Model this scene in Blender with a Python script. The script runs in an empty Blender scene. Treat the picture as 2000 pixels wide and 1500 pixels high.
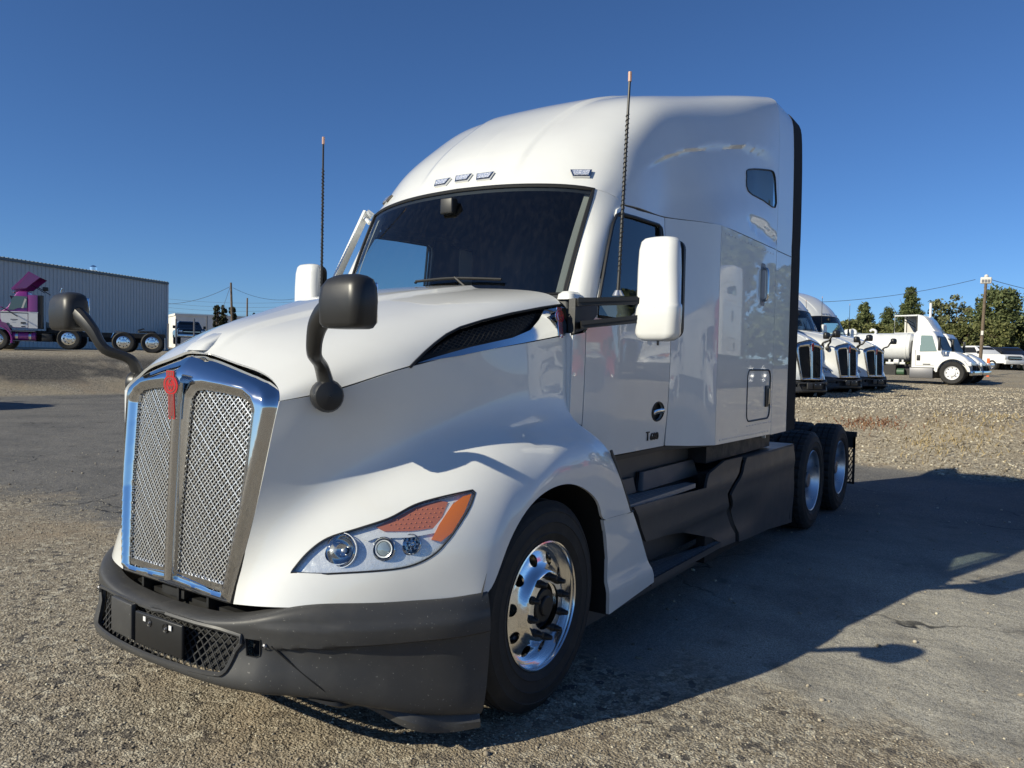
import bpy, bmesh, math, random
import numpy as np
from mathutils import Vector, Matrix
from mathutils.geometry import delaunay_2d_cdt

# ------------------------------------------------------------------ camera, sky, sun, exposure
scene = bpy.context.scene
COL = scene.collection
rnd = random.Random(7)
R_ = math.radians
CAM = np.array([3.1133, -3.1473, 1.6944])
YAW, PITCH, ROLL, FPX = -0.6006, -0.0322, 0.0211, 1502.65      # focal length in pixels of a 2000 x 1500 frame
_f = np.array([math.sin(YAW) * math.cos(PITCH), math.cos(YAW) * math.cos(PITCH), math.sin(PITCH)])
_r = np.array([math.cos(YAW), -math.sin(YAW), 0.0])
_u = np.cross(_r, _f)
_c, _s = math.cos(ROLL), math.sin(ROLL)
CR, CU, CF = _c * _r + _s * _u, -_s * _r + _c * _u, _f
cd = bpy.data.cameras.new('camera')
cam = bpy.data.objects.new('camera', cd)
COL.objects.link(cam)
cam.matrix_world = Matrix(((CR[0], CU[0], -CF[0], CAM[0]), (CR[1], CU[1], -CF[1], CAM[1]),
                           (CR[2], CU[2], -CF[2], CAM[2]), (0, 0, 0, 1)))
cd.sensor_width = 36.0
cd.lens = 36.0 * FPX / 2000.0
cd.clip_start, cd.clip_end = 0.05, 3000
scene.camera = cam

SUN_D = np.array([1.47, 3.12, -1.94]); SUN_D = SUN_D / np.linalg.norm(SUN_D)      # the way the light travels
SUN_EL = math.asin(-SUN_D[2])
SUN_AZ = math.atan2(-SUN_D[0], -SUN_D[1])                                      # clockwise from +Y
w = bpy.data.worlds.new('World'); scene.world = w; w.use_nodes = True
nt = w.node_tree
bg = nt.nodes['Background']
sky = nt.nodes.new('ShaderNodeTexSky')
sky.sky_type = 'NISHITA'; sky.sun_disc = False
sky.sun_elevation = SUN_EL; sky.sun_rotation = SUN_AZ
sky.altitude = 1800; sky.air_density = 1.0; sky.dust_density = 0.45; sky.ozone_density = 10.0
nt.links.new(sky.outputs[0], bg.inputs[0])
bg.inputs[1].default_value = 0.088
sl = bpy.data.lights.new('sun', 'SUN'); sl.energy = 4.6; sl.angle = R_(0.53); sl.color = (1.0, 0.93, 0.75)
so = bpy.data.objects.new('sun', sl); COL.objects.link(so)
so.rotation_euler = Vector(SUN_D).to_track_quat('-Z', 'Y').to_euler()
so.location = (-20, -40, 30)
vs = scene.view_settings
vs.view_transform = 'Standard'; vs.look = 'None'; vs.exposure = 0.27; vs.gamma = 1.0; vs.use_curve_mapping = False
scene.render.engine = 'CYCLES'
try:
    scene.cycles.max_bounces = 6; scene.cycles.diffuse_bounces = 3; scene.cycles.glossy_bounces = 4; scene.cycles.transmission_bounces = 4; scene.cycles.transparent_max_bounces = 10
    scene.cycles.caustics_reflective = False; scene.cycles.caustics_refractive = False; scene.cycles.sample_clamp_indirect = 6.0
except Exception:
    pass

# ------------------------------------------------------------------ pixels <-> points
def ray(px, py):
    return CR * ((px - 1000) / FPX) + CU * ((750 - py) / FPX) + CF
def at(px, py, axis, val):
    d = ray(px, py); t = (val - CAM[axis]) / d[axis]
    return CAM + t * d
def deep(px, py, dist):                       # the point at a given depth along the camera axis
    return CAM + ray(px, py) * dist
def pj(P):
    q = np.atleast_2d(P) - CAM
    z = q @ CF
    return np.stack([1000 + FPX * (q @ CR) / z, 750 - FPX * (q @ CU) / z], 1)

# ------------------------------------------------------------------ objects
def mk(name, verts, faces, mat=None, parent=None, sharp=35, mats=None, midx=None):
    me = bpy.data.meshes.new(name)
    me.from_pydata([tuple(map(float, v)) for v in verts], [], [tuple(int(i) for i in f) for f in faces])
    if mats:
        for m_ in mats: me.materials.append(m_)
        me.polygons.foreach_set('material_index', list(midx))
    elif mat: me.materials.append(mat)
    if sharp is not None:
        me.shade_smooth(); me.set_sharp_from_angle(angle=R_(sharp))
    o = bpy.data.objects.new(name, me); COL.objects.link(o)
    if parent is not None: o.parent = parent
    return o
def mkbm(name, bm, mat=None, parent=None, sharp=35):
    bmesh.ops.recalc_face_normals(bm, faces=bm.faces)
    me = bpy.data.meshes.new(name); bm.to_mesh(me); bm.free()
    if mat: me.materials.append(mat)
    if sharp is not None:
        me.shade_smooth(); me.set_sharp_from_angle(angle=R_(sharp))
    o = bpy.data.objects.new(name, me); COL.objects.link(o)
    if parent is not None: o.parent = parent
    return o
def thing(name, label, cat, loc=(0, 0, 0), rot=(0, 0, 0), group=None):
    o = bpy.data.objects.new(name, None); COL.objects.link(o)
    o.empty_display_size = 0.2
    o.location = loc; o.rotation_euler = rot
    o['label'] = label; o['category'] = cat
    if group: o['group'] = group
    return o
def tag(o, label=None, cat=None, group=None, kind=None):
    if label: o['label'] = label
    if cat: o['category'] = cat
    if group: o['group'] = group
    if kind: o['kind'] = kind
    return o
def copy_tree(o, parent=None, skip=(), kids=None):
    c = o.copy(); COL.objects.link(c); c.parent = parent
    for ch in kids[o.name]:
        if ch.name.split('.')[0] in skip: continue
        copy_tree(ch, c, skip, kids)
    return c
def kids_map():
    k = {o.name: [] for o in bpy.data.objects}
    for o in bpy.data.objects:
        if o.parent: k[o.parent.name].append(o)
    return k

# ------------------------------------------------------------------ shape helpers (each returns verts, faces)
def join(*vf):
    V, F = [], []
    for v, f in vf:
        n = len(V); V.extend([tuple(p) for p in v]); F.extend([tuple(i + n for i in q) for q in f])
    return V, F
def mirx(vf):
    v, f = vf
    return [(-p[0], p[1], p[2]) for p in v], [tuple(reversed(q)) for q in f]
def xf(vf, M):
    v, f = vf
    return [tuple(M @ Vector(p)) for p in v], f
def box(x0, x1, y0, y1, z0, z1):
    v = [(x0, y0, z0), (x1, y0, z0), (x1, y1, z0), (x0, y1, z0), (x0, y0, z1), (x1, y0, z1), (x1, y1, z1), (x0, y1, z1)]
    return v, [(3, 2, 1, 0), (4, 5, 6, 7), (0, 1, 5, 4), (1, 2, 6, 5), (2, 3, 7, 6), (3, 0, 4, 7)]
def rbox(x0, x1, y0, y1, z0, z1, r=0.02, seg=3):
    bm = bmesh.new()
    v, f = box(x0, x1, y0, y1, z0, z1)
    bv = [bm.verts.new(p) for p in v]
    for q in f: bm.faces.new([bv[i] for i in q])
    bmesh.ops.bevel(bm, geom=bm.edges[:], offset=r, segments=seg, profile=0.5, affect='EDGES')
    bm.verts.index_update()
    out = [tuple(p.co) for p in bm.verts], [tuple(p.index for p in q.verts) for q in bm.faces]
    bm.free(); return out
def smooth_path(pts, n=8, closed=False):
    P = [np.array(p, float) for p in pts]; out = []
    N = len(P)
    rng = range(N) if closed else range(N - 1)
    for i in rng:
        if closed: a, b, c, d = P[i - 1], P[i], P[(i + 1) % N], P[(i + 2) % N]
        else: a, b, c, d = P[max(i - 1, 0)], P[i], P[i + 1], P[min(i + 2, N - 1)]
        for k in range(n):
            t = k / n
            out.append(0.5 * ((2 * b) + (-a + c) * t + (2 * a - 5 * b + 4 * c - d) * t * t + (-a + 3 * b - 3 * c + d) * t ** 3))
    if not closed: out.append(P[-1])
    return out
def tube(path, r, n=8, caps=True, closed=False, ref=None, flat=1.0):
    P = np.array([tuple(p) for p in path], float); N = len(P)
    rr = np.broadcast_to(np.array(r, float), (N,))
    T = np.zeros_like(P)
    for i in range(N):
        if closed: T[i] = P[(i + 1) % N] - P[i - 1]
        else: T[i] = P[min(i + 1, N - 1)] - P[max(i - 1, 0)]
    T /= np.maximum(np.linalg.norm(T, axis=1, keepdims=True), 1e-9)
    a = np.array(ref, float) if ref is not None else (np.array([0, 0, 1.0]) if abs(T[0][2]) < .9 else np.array([1.0, 0, 0]))
    V, F = [], []
    for i in range(N):
        a = a - T[i] * (a @ T[i]); a /= max(np.linalg.norm(a), 1e-9)
        b = np.cross(T[i], a)
        for k in range(n):
            th = 2 * math.pi * (k + .5) / n
            V.append(tuple(P[i] + rr[i] * (math.cos(th) * a + flat * math.sin(th) * b)))
    for i in range(N if closed else N - 1):
        j = (i + 1) % N
        for k in range(n):
            k2 = (k + 1) % n
            F.append((i * n + k, i * n + k2, j * n + k2, j * n + k))
    if caps and not closed:
        F.append(tuple(range(n - 1, -1, -1))); F.append(tuple((N - 1) * n + k for k in range(n)))
    return V, F
def lathe(prof, n=32, axis='x', c=(0, 0, 0), closed=False, sgn=1):
    """prof: (radius, height) pairs turned about an axis through c"""
    V, F = [], []; m = len(prof)
    for k in range(n):
        th = 2 * math.pi * k / n; cs, sn = math.cos(th), math.sin(th)
        for (r, h) in prof:
            if axis == 'x': p = (c[0] + sgn * h, c[1] + r * cs, c[2] + r * sn)
            elif axis == 'y': p = (c[0] + r * cs, c[1] + h, c[2] + r * sn)
            else: p = (c[0] + r * cs, c[1] + r * sn, c[2] + h)
            V.append(p)
    for k in range(n):
        k2 = (k + 1) % n
        for i in range(m if closed else m - 1):
            j = (i + 1) % m
            F.append((k * m + i, k * m + j, k2 * m + j, k2 * m + i))
    return V, F
def prism(poly, d0, d1, plane='yz'):
    """extrude a 2-D outline between two offsets along the third axis"""
    n = len(poly); V = []
    for d in (d0, d1):
        for (a, b) in poly:
            V.append({'yz': (d, a, b), 'xz': (a, d, b), 'xy': (a, b, d)}[plane])
    F = [tuple(range(n - 1, -1, -1)), tuple(range(n, 2 * n))]
    for i in range(n):
        j = (i + 1) % n
        F.append((i, j, n + j, n + i))
    return V, F
def fixn(o):
    bm = bmesh.new(); bm.from_mesh(o.data); bmesh.ops.recalc_face_normals(bm, faces=bm.faces); bm.to_mesh(o.data); bm.free(); return o
def part(name, vf, mat, parent=None, sharp=35, fix=True):
    o = mk(name, vf[0], vf[1], mat, parent, None)
    if fix: fixn(o)
    if sharp is not None:
        o.data.shade_smooth(); o.data.set_sharp_from_angle(angle=R_(sharp))
    return o
def rrect(x0, x1, y0, y1, r, n=5):
    out = []
    for cx, cy, a0 in ((x1 - r, y0 + r, -90), (x1 - r, y1 - r, 0), (x0 + r, y1 - r, 90), (x0 + r, y0 + r, 180)):
        for k in range(n + 1):
            a = R_(a0 + 90 * k / n); out.append((cx + r * math.cos(a), cy + r * math.sin(a)))
    return out
def text_vf(body, size, depth):
    cu = bpy.data.curves.new('txt', 'FONT'); cu.body = body; cu.size = size; cu.extrude = depth / 2
    cu.align_x = 'CENTER'; cu.align_y = 'CENTER'; cu.resolution_u = 3
    o = bpy.data.objects.new('txt', cu); COL.objects.link(o)
    dg = bpy.context.evaluated_depsgraph_get(); me = o.evaluated_get(dg).to_mesh()
    out = [tuple(v.co) for v in me.vertices], [tuple(p.vertices) for p in me.polygons]
    o.evaluated_get(dg).to_mesh_clear(); bpy.data.objects.remove(o); bpy.data.curves.remove(cu)
    return out
def frame_M(p, right, up):
    """matrix that lays local x along right, y along up, z along right x up, at p"""
    r = Vector(right).normalized(); u = Vector(up); u = (u - r * u.dot(r)).normalized(); n = r.cross(u)
    return Matrix(((r[0], u[0], n[0], p[0]), (r[1], u[1], n[1], p[1]), (r[2], u[2], n[2], p[2]), (0, 0, 0, 1)))

# ------------------------------------------------------------------ smooth surfaces and panels cut from them
def spline_W(t, s):
    """weights of the natural cubic spline through knots t at parameters s"""
    t = np.asarray(t, float); n = len(t); h = np.diff(t)
    A = np.zeros((n, n)); B = np.zeros((n, n)); A[0, 0] = A[-1, -1] = 1
    for i in range(1, n - 1):
        A[i, i - 1] = h[i - 1]; A[i, i] = 2 * (h[i - 1] + h[i]); A[i, i + 1] = h[i]
        B[i, i - 1] = 6 / h[i - 1]; B[i, i] = -6 / h[i - 1] - 6 / h[i]; B[i, i + 1] = 6 / h[i]
    D = np.linalg.solve(A, B)
    s = np.asarray(s, float); k = np.clip(np.searchsorted(t, s) - 1, 0, n - 2)
    W = np.zeros((len(s), n)); I = np.eye(n); hk = h[k]; a = (t[k + 1] - s) / hk; b = (s - t[k]) / hk
    W += a[:, None] * I[k] + b[:, None] * I[k + 1]
    W += ((a ** 3 - a) * hk ** 2 / 6)[:, None] * D[k] + ((b ** 3 - b) * hk ** 2 / 6)[:, None] * D[k + 1]
    return W
def inside(poly, pts):
    poly = np.asarray(poly); x, y = pts[:, 0], pts[:, 1]; r = np.zeros(len(pts), bool); n = len(poly)
    for i in range(n):
        x0, y0 = poly[i]; x1, y1 = poly[(i + 1) % n]
        c = ((y0 > y) != (y1 > y))
        with np.errstate(divide='ignore', invalid='ignore'):
            xi = (x1 - x0) * (y - y0) / (y1 - y0) + x0
        r ^= c & (x < xi)
    return r
def densify(poly, step):
    out = []
    for i in range(len(poly)):
        a = np.array(poly[i], float); b = np.array(poly[(i + 1) % len(poly)], float)
        n = max(1, int(np.linalg.norm(b - a) / step))
        for k in range(n): out.append(a + (b - a) * k / n)
    return np.array(out)
class Surf:
    def __init__(s, rows=None, fn=None, dom=None, disp=None):
        s.disp = disp; s.sgn = 1 if fn else -1      # lofts are written so that u x v points inward
        if fn: s.fn = fn; s.dom = dom; s.su = s.sv = 1.0
        else:
            C = s.C = np.array(rows, float)
            du = np.mean(np.linalg.norm(np.diff(C, axis=0), axis=2), axis=1); s.tu = np.concatenate([[0], np.cumsum(du)])
            dv = np.mean(np.linalg.norm(np.diff(C, axis=1), axis=2), axis=0); s.tv = np.concatenate([[0], np.cumsum(dv)])
            s.dom = (0, s.tu[-1], 0, s.tv[-1]); s.fn = None
    def P(s, uv):
        uv = np.atleast_2d(np.asarray(uv, float))
        if s.fn: p = s.fn(uv)
        else: p = np.einsum('sa,sb,abc->sc', spline_W(s.tu, uv[:, 0]), spline_W(s.tv, uv[:, 1]), s.C)
        if s.disp: p = p + s.disp(uv, p)
        return p
    def N(s, uv, e=1e-3):
        uv = np.atleast_2d(np.asarray(uv, float))
        a = s.P(uv + [e, 0]) - s.P(uv - [e, 0]); b = s.P(uv + [0, e]) - s.P(uv - [0, e])
        n = np.cross(a, b) * s.sgn; return n / np.maximum(np.linalg.norm(n, axis=1, keepdims=True), 1e-12)
    def _grid(s):
        if not hasattr(s, 'gr'):
            u = np.linspace(s.dom[0], s.dom[1], 90); v = np.linspace(s.dom[2], s.dom[3], 60)
            U, V = np.meshgrid(u, v, indexing='ij'); s.gr = np.stack([U.ravel(), V.ravel()], 1); s.gp = pj(s.P(s.gr))
            s.g3 = s.P(s.gr)
        return s.gr
    def px(s, pts):
        """uv of the surface points seen at these pixels of the photograph"""
        g = s._grid(); out = []
        for p in pts:
            p = np.array(p, float); uv = g[np.argmin(np.sum((s.gp - p) ** 2, 1))].copy()
            for _ in range(12):
                e = 1e-4; q = pj(s.P([uv, uv + [e, 0], uv + [0, e]]))
                J = np.stack([(q[1] - q[0]) / e, (q[2] - q[0]) / e], 1)
                try: d = np.linalg.solve(J.T @ J + 1e-3 * np.eye(2), J.T @ (p - q[0]))
                except Exception: break
                uv = uv + np.clip(d, -.1, .1)
                uv[0] = min(max(uv[0], s.dom[0] - .05), s.dom[1] + .05); uv[1] = min(max(uv[1], s.dom[2] - .05), s.dom[3] + .05)
            out.append(uv)
        return np.array(out)
    def near(s, pts):
        g = s._grid(); out = []
        for p in pts:
            p = np.array(p, float); uv = g[np.argmin(np.sum((s.g3 - p) ** 2, 1))].copy()
            for _ in range(10):
                e = 1e-4; q = s.P([uv, uv + [e, 0], uv + [0, e]]); J = np.stack([(q[1] - q[0]) / e, (q[2] - q[0]) / e], 1)
                d = np.linalg.solve(J.T @ J + 1e-9 * np.eye(2), J.T @ (p - q[0])); uv = uv + np.clip(d, -.1, .1)
            out.append(uv)
        return np.array(out)
    def rect(s):
        a, b, c, d = s.dom; return [(a, c), (b, c), (b, d), (a, d)]
    def cut(s, outline=None, holes=(), step=0.03, off=0.0, thick=0.0):
        """verts, faces of the panel inside the outline less the holes, optionally with thickness"""
        outline = np.array(outline if outline is not None else s.rect(), float)
        loops = [densify(outline, step)] + [densify(np.array(h, float), step * .6) for h in holes]
        a0, b0 = outline.min(0); a1, b1 = outline.max(0)
        nu = max(2, int((a1 - a0) / step)); nv = max(2, int((b1 - b0) / step))
        U, V = np.meshgrid(np.linspace(a0, a1, nu + 1)[1:-1], np.linspace(b0, b1, nv + 1)[1:-1], indexing='ij')
        g = np.stack([U.ravel(), V.ravel()], 1)
        if len(g):
            k = inside(outline, g)
            for h in holes: k &= ~inside(np.array(h), g)
            g = g[k]
            allb = np.concatenate(loops)
            if len(g):
                keep = np.ones(len(g), bool)
                for i in range(0, len(g), 400):
                    d = np.min(np.sum((g[i:i + 400, None] - allb[None]) ** 2, 2), 1); keep[i:i + 400] = d > (step * .45) ** 2
                g = g[keep]
        pts = []; edges = []
        for L in loops:
            n0 = len(pts); pts.extend([Vector((p[0], p[1])) for p in L])
            edges.extend([(n0 + i, n0 + (i + 1) % len(L)) for i in range(len(L))])
        pts.extend([Vector((p[0], p[1])) for p in g])
        r = delaunay_2d_cdt(pts, edges, [], 0, 1e-7)
        vv = np.array([(p[0], p[1]) for p in r[0]]); F = np.array([tuple(f) for f in r[2]])
        cen = vv[F].mean(1); k = inside(outline, cen)
        for h in holes: k &= ~inside(np.array(h), cen)
        F = F[k]
        used = np.unique(F); mp = -np.ones(len(vv), int); mp[used] = np.arange(len(used)); vv = vv[used]; F = mp[F]
        P = s.P(vv); N = s.N(vv)
        P0 = P + N * off
        if s.sgn < 0: F = F[:, ::-1]
        Vo = list(map(tuple, P0)); Fo = [tuple(f) for f in F]
        if thick:
            n = len(Vo); Vo += list(map(tuple, P0 - N * thick)); Fo += [(f[2] + n, f[1] + n, f[0] + n) for f in F]
            cnt = {}
            for f in F:
                for i in range(3):
                    e = (f[i], f[(i + 1) % 3]); cnt[e] = 1
            for (a, b) in list(cnt):
                if (b, a) not in cnt: Fo.append((a, a + n, b + n, b))
        return Vo, Fo
def both(vf): return join(vf, mirx(vf))
def merge(vf, d=1e-4):
    bm = bmesh.new(); bv = [bm.verts.new(p) for p in vf[0]]
    for q in vf[1]:
        try: bm.faces.new([bv[i] for i in q])
        except ValueError: pass
    bmesh.ops.remove_doubles(bm, verts=bm.verts, dist=d); bm.verts.index_update()
    out = [tuple(p.co) for p in bm.verts], [tuple(p.index for p in q.verts) for q in bm.faces]
    bm.free(); return out
def sm(a, b, x):
    t = np.clip((np.asarray(x, float) - a) / (b - a), 0, 1); return t * t * (3 - 2 * t)
# ------------------------------------------------------------------ materials (all node based)
def pbr(name, col, rough=0.5, metal=0.0, coat=0.0, spec=0.5, var=None, rvar=None, bump=None, specks=None, coords='Object', coatr=0.03):
    m = bpy.data.materials.new(name); m.use_nodes = True
    n = m.node_tree.nodes; l = m.node_tree.links; b = n['Principled BSDF']
    b.inputs['Base Color'].default_value = (*col, 1); b.inputs['Roughness'].default_value = rough
    b.inputs['Metallic'].default_value = metal; b.inputs['Coat Weight'].default_value = coat
    b.inputs['Coat Roughness'].default_value = coatr; b.inputs['Specular IOR Level'].default_value = spec
    tc = n.new('ShaderNodeTexCoord')
    def noise(scale, detail=6, rough_=.6):
        t = n.new('ShaderNodeTexNoise'); t.inputs['Scale'].default_value = scale; t.inputs['Detail'].default_value = detail
        t.inputs['Roughness'].default_value = rough_; l.new(tc.outputs[coords], t.inputs['Vector']); return t
    if var:                                     # (scale, other colour, low, high)
        t = noise(var[0]); rp = n.new('ShaderNodeMapRange'); rp.inputs[1].default_value = var[2]; rp.inputs[2].default_value = var[3]
        l.new(t.outputs[0], rp.inputs[0]); mx = n.new('ShaderNodeMix'); mx.data_type = 'RGBA'
        mx.inputs[6].default_value = (*col, 1); mx.inputs[7].default_value = (*var[1], 1)
        l.new(rp.outputs[0], mx.inputs[0]); l.new(mx.outputs[2], b.inputs['Base Color'])
    if specks:                                  # (scale, colour, threshold): dust spots and chips
        t = noise(specks[0], 2, .5); rp = n.new('ShaderNodeMapRange'); rp.inputs[1].default_value = specks[2]; rp.inputs[2].default_value = specks[2] + .04
        l.new(t.outputs[0], rp.inputs[0]); mx = n.new('ShaderNodeMix'); mx.data_type = 'RGBA'; mx.inputs[6].default_value = (*col, 1); mx.inputs[7].default_value = (*specks[1], 1)
        src = b.inputs['Base Color'].links[0].from_socket if b.inputs['Base Color'].is_linked else None
        if src: l.new(src, mx.inputs[6])
        l.new(rp.outputs[0], mx.inputs[0]); l.new(mx.outputs[2], b.inputs['Base Color'])
    if rvar:                                    # (scale, rough low, rough high)
        t = noise(rvar[0]); rp = n.new('ShaderNodeMapRange'); rp.inputs[1].default_value = .3; rp.inputs[2].default_value = .7
        rp.inputs[3].default_value = rvar[1]; rp.inputs[4].default_value = rvar[2]
        l.new(t.outputs[0], rp.inputs[0]); l.new(rp.outputs[0], b.inputs['Roughness'])
    if bump:                                    # (scale, strength, distance)
        t = noise(bump[0], 4); bp = n.new('ShaderNodeBump'); bp.inputs['Strength'].default_value = bump[1]; bp.inputs['Distance'].default_value = bump[2]
        l.new(t.outputs[0], bp.inputs['Height']); l.new(bp.outputs[0], b.inputs['Normal'])
    return m
def glass(name, tint, refl=1.0, rough=0.0, dust=0.0):
    """thin tinted pane: tinted see-through mixed with a mirror by Fresnel"""
    m = bpy.data.materials.new(name); m.use_nodes = True
    n = m.node_tree.nodes; l = m.node_tree.links; n.remove(n['Principled BSDF'])
    t = n.new('ShaderNodeBsdfTransparent'); t.inputs[0].default_value = (*tint, 1)
    g = n.new('ShaderNodeBsdfGlossy'); g.inputs['Roughness'].default_value = rough; g.inputs['Color'].default_value = (1, 1, 1, 1)
    lw = n.new('ShaderNodeLayerWeight'); lw.inputs[0].default_value = .5          # Schlick: same from both sides of the pane
    pw = n.new('ShaderNodeMath'); pw.operation = 'POWER'; pw.inputs[1].default_value = 5.0; l.new(lw.outputs['Facing'], pw.inputs[0])
    mu = n.new('ShaderNodeMath'); mu.operation = 'MULTIPLY_ADD'; mu.inputs[1].default_value = .92 * refl; mu.inputs[2].default_value = .075 * refl; l.new(pw.outputs[0], mu.inputs[0])
    mx = n.new('ShaderNodeMixShader'); l.new(mu.outputs[0], mx.inputs[0]); l.new(t.outputs[0], mx.inputs[1]); l.new(g.outputs[0], mx.inputs[2])
    out = mx.outputs[0]
    if dust:                                     # dried rain streaks and dust
        tc = n.new('ShaderNodeTexCoord'); mp = n.new('ShaderNodeMapping'); mp.inputs['Scale'].default_value = (16, 16, .5); l.new(tc.outputs['Object'], mp.inputs[0])
        nz = n.new('ShaderNodeTexNoise'); nz.inputs['Scale'].default_value = 2.2; nz.inputs['Detail'].default_value = 5; l.new(mp.outputs[0], nz.inputs['Vector'])
        rg = n.new('ShaderNodeMapRange'); rg.inputs[1].default_value = .42; rg.inputs[2].default_value = .75; rg.inputs[3].default_value = dust * .25; rg.inputs[4].default_value = dust; l.new(nz.outputs[0], rg.inputs[0])
        df = n.new('ShaderNodeBsdfDiffuse'); df.inputs[0].default_value = (.6, .58, .54, 1); m2 = n.new('ShaderNodeMixShader'); l.new(rg.outputs[0], m2.inputs[0]); l.new(out, m2.inputs[1]); l.new(df.outputs[0], m2.inputs[2]); out = m2.outputs[0]
    l.new(out, n['Material Output'].inputs['Surface']); return m
M = {}
M['white'] = pbr('white_paint', (.75, .755, .725), .32, coat=1.0, var=(3.0, (.715, .715, .685), .45, .75), coatr=.02)
M['white2'] = pbr('white_paint_plain', (.78, .78, .76), .4, coat=.6)
M['chrome'] = pbr('chrome', (.66, .665, .67), .06, 1.0, rvar=(9, .035, .10), specks=(120, (.55, .55, .53), .72))
M['alu'] = pbr('polished_aluminium', (.90, .90, .89), .14, 1.0, rvar=(14, .09, .2))
M['dullalu'] = pbr('machined_aluminium', (.66, .67, .69), .3, 1.0, rvar=(20, .25, .42))
M['wire'] = pbr('bright_wire', (.82, .82, .80), .36, .85)
M['plast'] = pbr('grey_black_plastic', (.046, .046, .046), .48, rvar=(6, .42, .6), bump=(900, .12, .0006), var=(5, (.066, .064, .060), .5, .75), specks=(95, (.17, .165, .15), .70))
M['mirrorplast'] = pbr('black_mirror_plastic', (.022, .022, .022), .42, rvar=(7, .34, .5), bump=(700, .1, .0006))
M['fair'] = pbr('dark_fairing_plastic', (.062, .059, .057), .42, rvar=(5, .36, .5), bump=(900, .08, .0005))
M['black'] = pbr('black_plastic', (.012, .012, .012), .45)
M['rubber'] = pbr('tyre_rubber', (.016, .0155, .015), .75, bump=(120, .15, .002), var=(14, (.035, .032, .028), .5, .8))
M['void'] = pbr('underbody_black', (.006, .006, .006), .8)
M['frame'] = pbr('frame_black', (.014, .014, .014), .5, rvar=(8, .4, .7))
M['red'] = pbr('emblem_red', (.45, .012, .018), .25, coat=1.0)
M['amber'] = pbr('amber_plastic', (.80, .20, .02), .15, coat=1.0, spec=.8)
M['inner'] = pbr('dark_trim', (.03, .031, .034), .7, var=(6, (.045, .045, .047), .4, .7))
M['dash'] = pbr('dash_plastic', (.05, .052, .055), .6)
M['liner'] = pbr('grey_headliner', (.06, .058, .056), .9)
M['amber2'] = pbr('dark_amber_plastic', (.45, .15, .085), .2, coat=1.0)
M['lampbed'] = pbr('lamp_silver', (.84, .845, .84), .25, .25, rvar=(30, .15, .4), coat=.5)
M['lampchrome'] = pbr('lamp_chrome', (.86, .86, .85), .25, .35, rvar=(40, .12, .4), bump=(30, .35, .010), coat=.6)
M['mirror'] = pbr('mirror_glass', (.8, .82, .84), .02, 1.0)
M['trimbeige'] = pbr('pillar_trim', (.30, .285, .25), .8)
M['steel'] = pbr('grey_steel', (.20, .20, .21), .45, .8)
M['glass'] = glass('windshield_glass', (.80, .87, .88), .85, dust=.009)
M['glass_dark'] = glass('side_glass', (.62, .72, .73), 1.0)
M['lens'] = glass('headlight_lens', (.93, .95, .96), 1.0)
M['lens_amber'] = glass('amber_lens', (.62, .20, .05), 1.0)
M['tread'] = pbr('step_tread_metal', (.30, .30, .305), .4, .5, rvar=(12, .3, .55))
M['stripe'] = pbr('white_mark', (.75, .75, .75), .5)
# ------------------------------------------------------------------ the big white truck: forward is -Y, its driver's side is +X, front axle at the origin
def zs(Y): return 2.645 + .045 * sm(1.0, 2.3, Y)
def side_fn(uv):
    y, z = uv[:, 0], uv[:, 1]
    fl = np.clip((y - 1.70) / .56, 0, 1); fl = fl * .7 + sm(0, 1, fl) * .3
    wdt = 1.030 + .03 * sm(.45, .95, y) + .14 * fl
    x = wdt - (.06 * sm(1.95, 2.75, z) * (1 - fl)) - .012 * sm(1.45, 1.1, z) * (1 - fl)
    x = x + .010 * np.exp(-((z - 1.75) / .35) ** 2) * (1 - fl)
    return np.stack([x, y, z], 1)
SIDE = Surf(fn=side_fn, dom=(.44, 4.5, 1.05, 2.70))
def hood_disp(uv, p):
    xc = .115 + .30 * sm(-1.1, .3, p[:, 1]); k = sm(xc + .02, xc - .012, np.abs(p[:, 0])) * sm(-1.13, -.98, p[:, 1])
    return np.stack([0 * k, 0 * k, .016 * k], 1)
HOOD = Surf(disp=hood_disp, rows=[
 [(0,-1.13,1.70),(.1,-1.105,1.692),(.25,-1.095,1.66),(.4,-1.085,1.628),(.48,-1.08,1.597),(.53,-1.085,1.565),(.565,-1.10,1.535),(.58,-1.112,1.503)],
 [(0,-.99,1.775),(.12,-.99,1.767),(.28,-.98,1.737),(.43,-.97,1.70),(.53,-.965,1.665),(.60,-.965,1.625),(.64,-.97,1.585),(.66,-.97,1.533)],
 [(0,-.68,1.885),(.15,-.68,1.878),(.33,-.675,1.858),(.5,-.67,1.828),(.62,-.67,1.795),(.71,-.67,1.75),(.77,-.67,1.70),(.805,-.70,1.625)],
 [(0,-.30,1.992),(.18,-.30,1.986),(.38,-.29,1.970),(.56,-.28,1.945),(.70,-.27,1.915),(.805,-.26,1.865),(.87,-.255,1.80),(.91,-.25,1.722)],
 [(0,.05,2.06),(.2,.05,2.056),(.42,.055,2.045),(.62,.07,2.025),(.77,.08,2.0),(.87,.09,1.955),(.93,.10,1.88),(.96,.10,1.775)],
 [(0,.36,2.105),(.22,.365,2.103),(.46,.385,2.095),(.67,.42,2.085),(.82,.455,2.068),(.915,.475,2.03),(.975,.465,1.95),(1.0,.44,1.829)],
])
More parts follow.
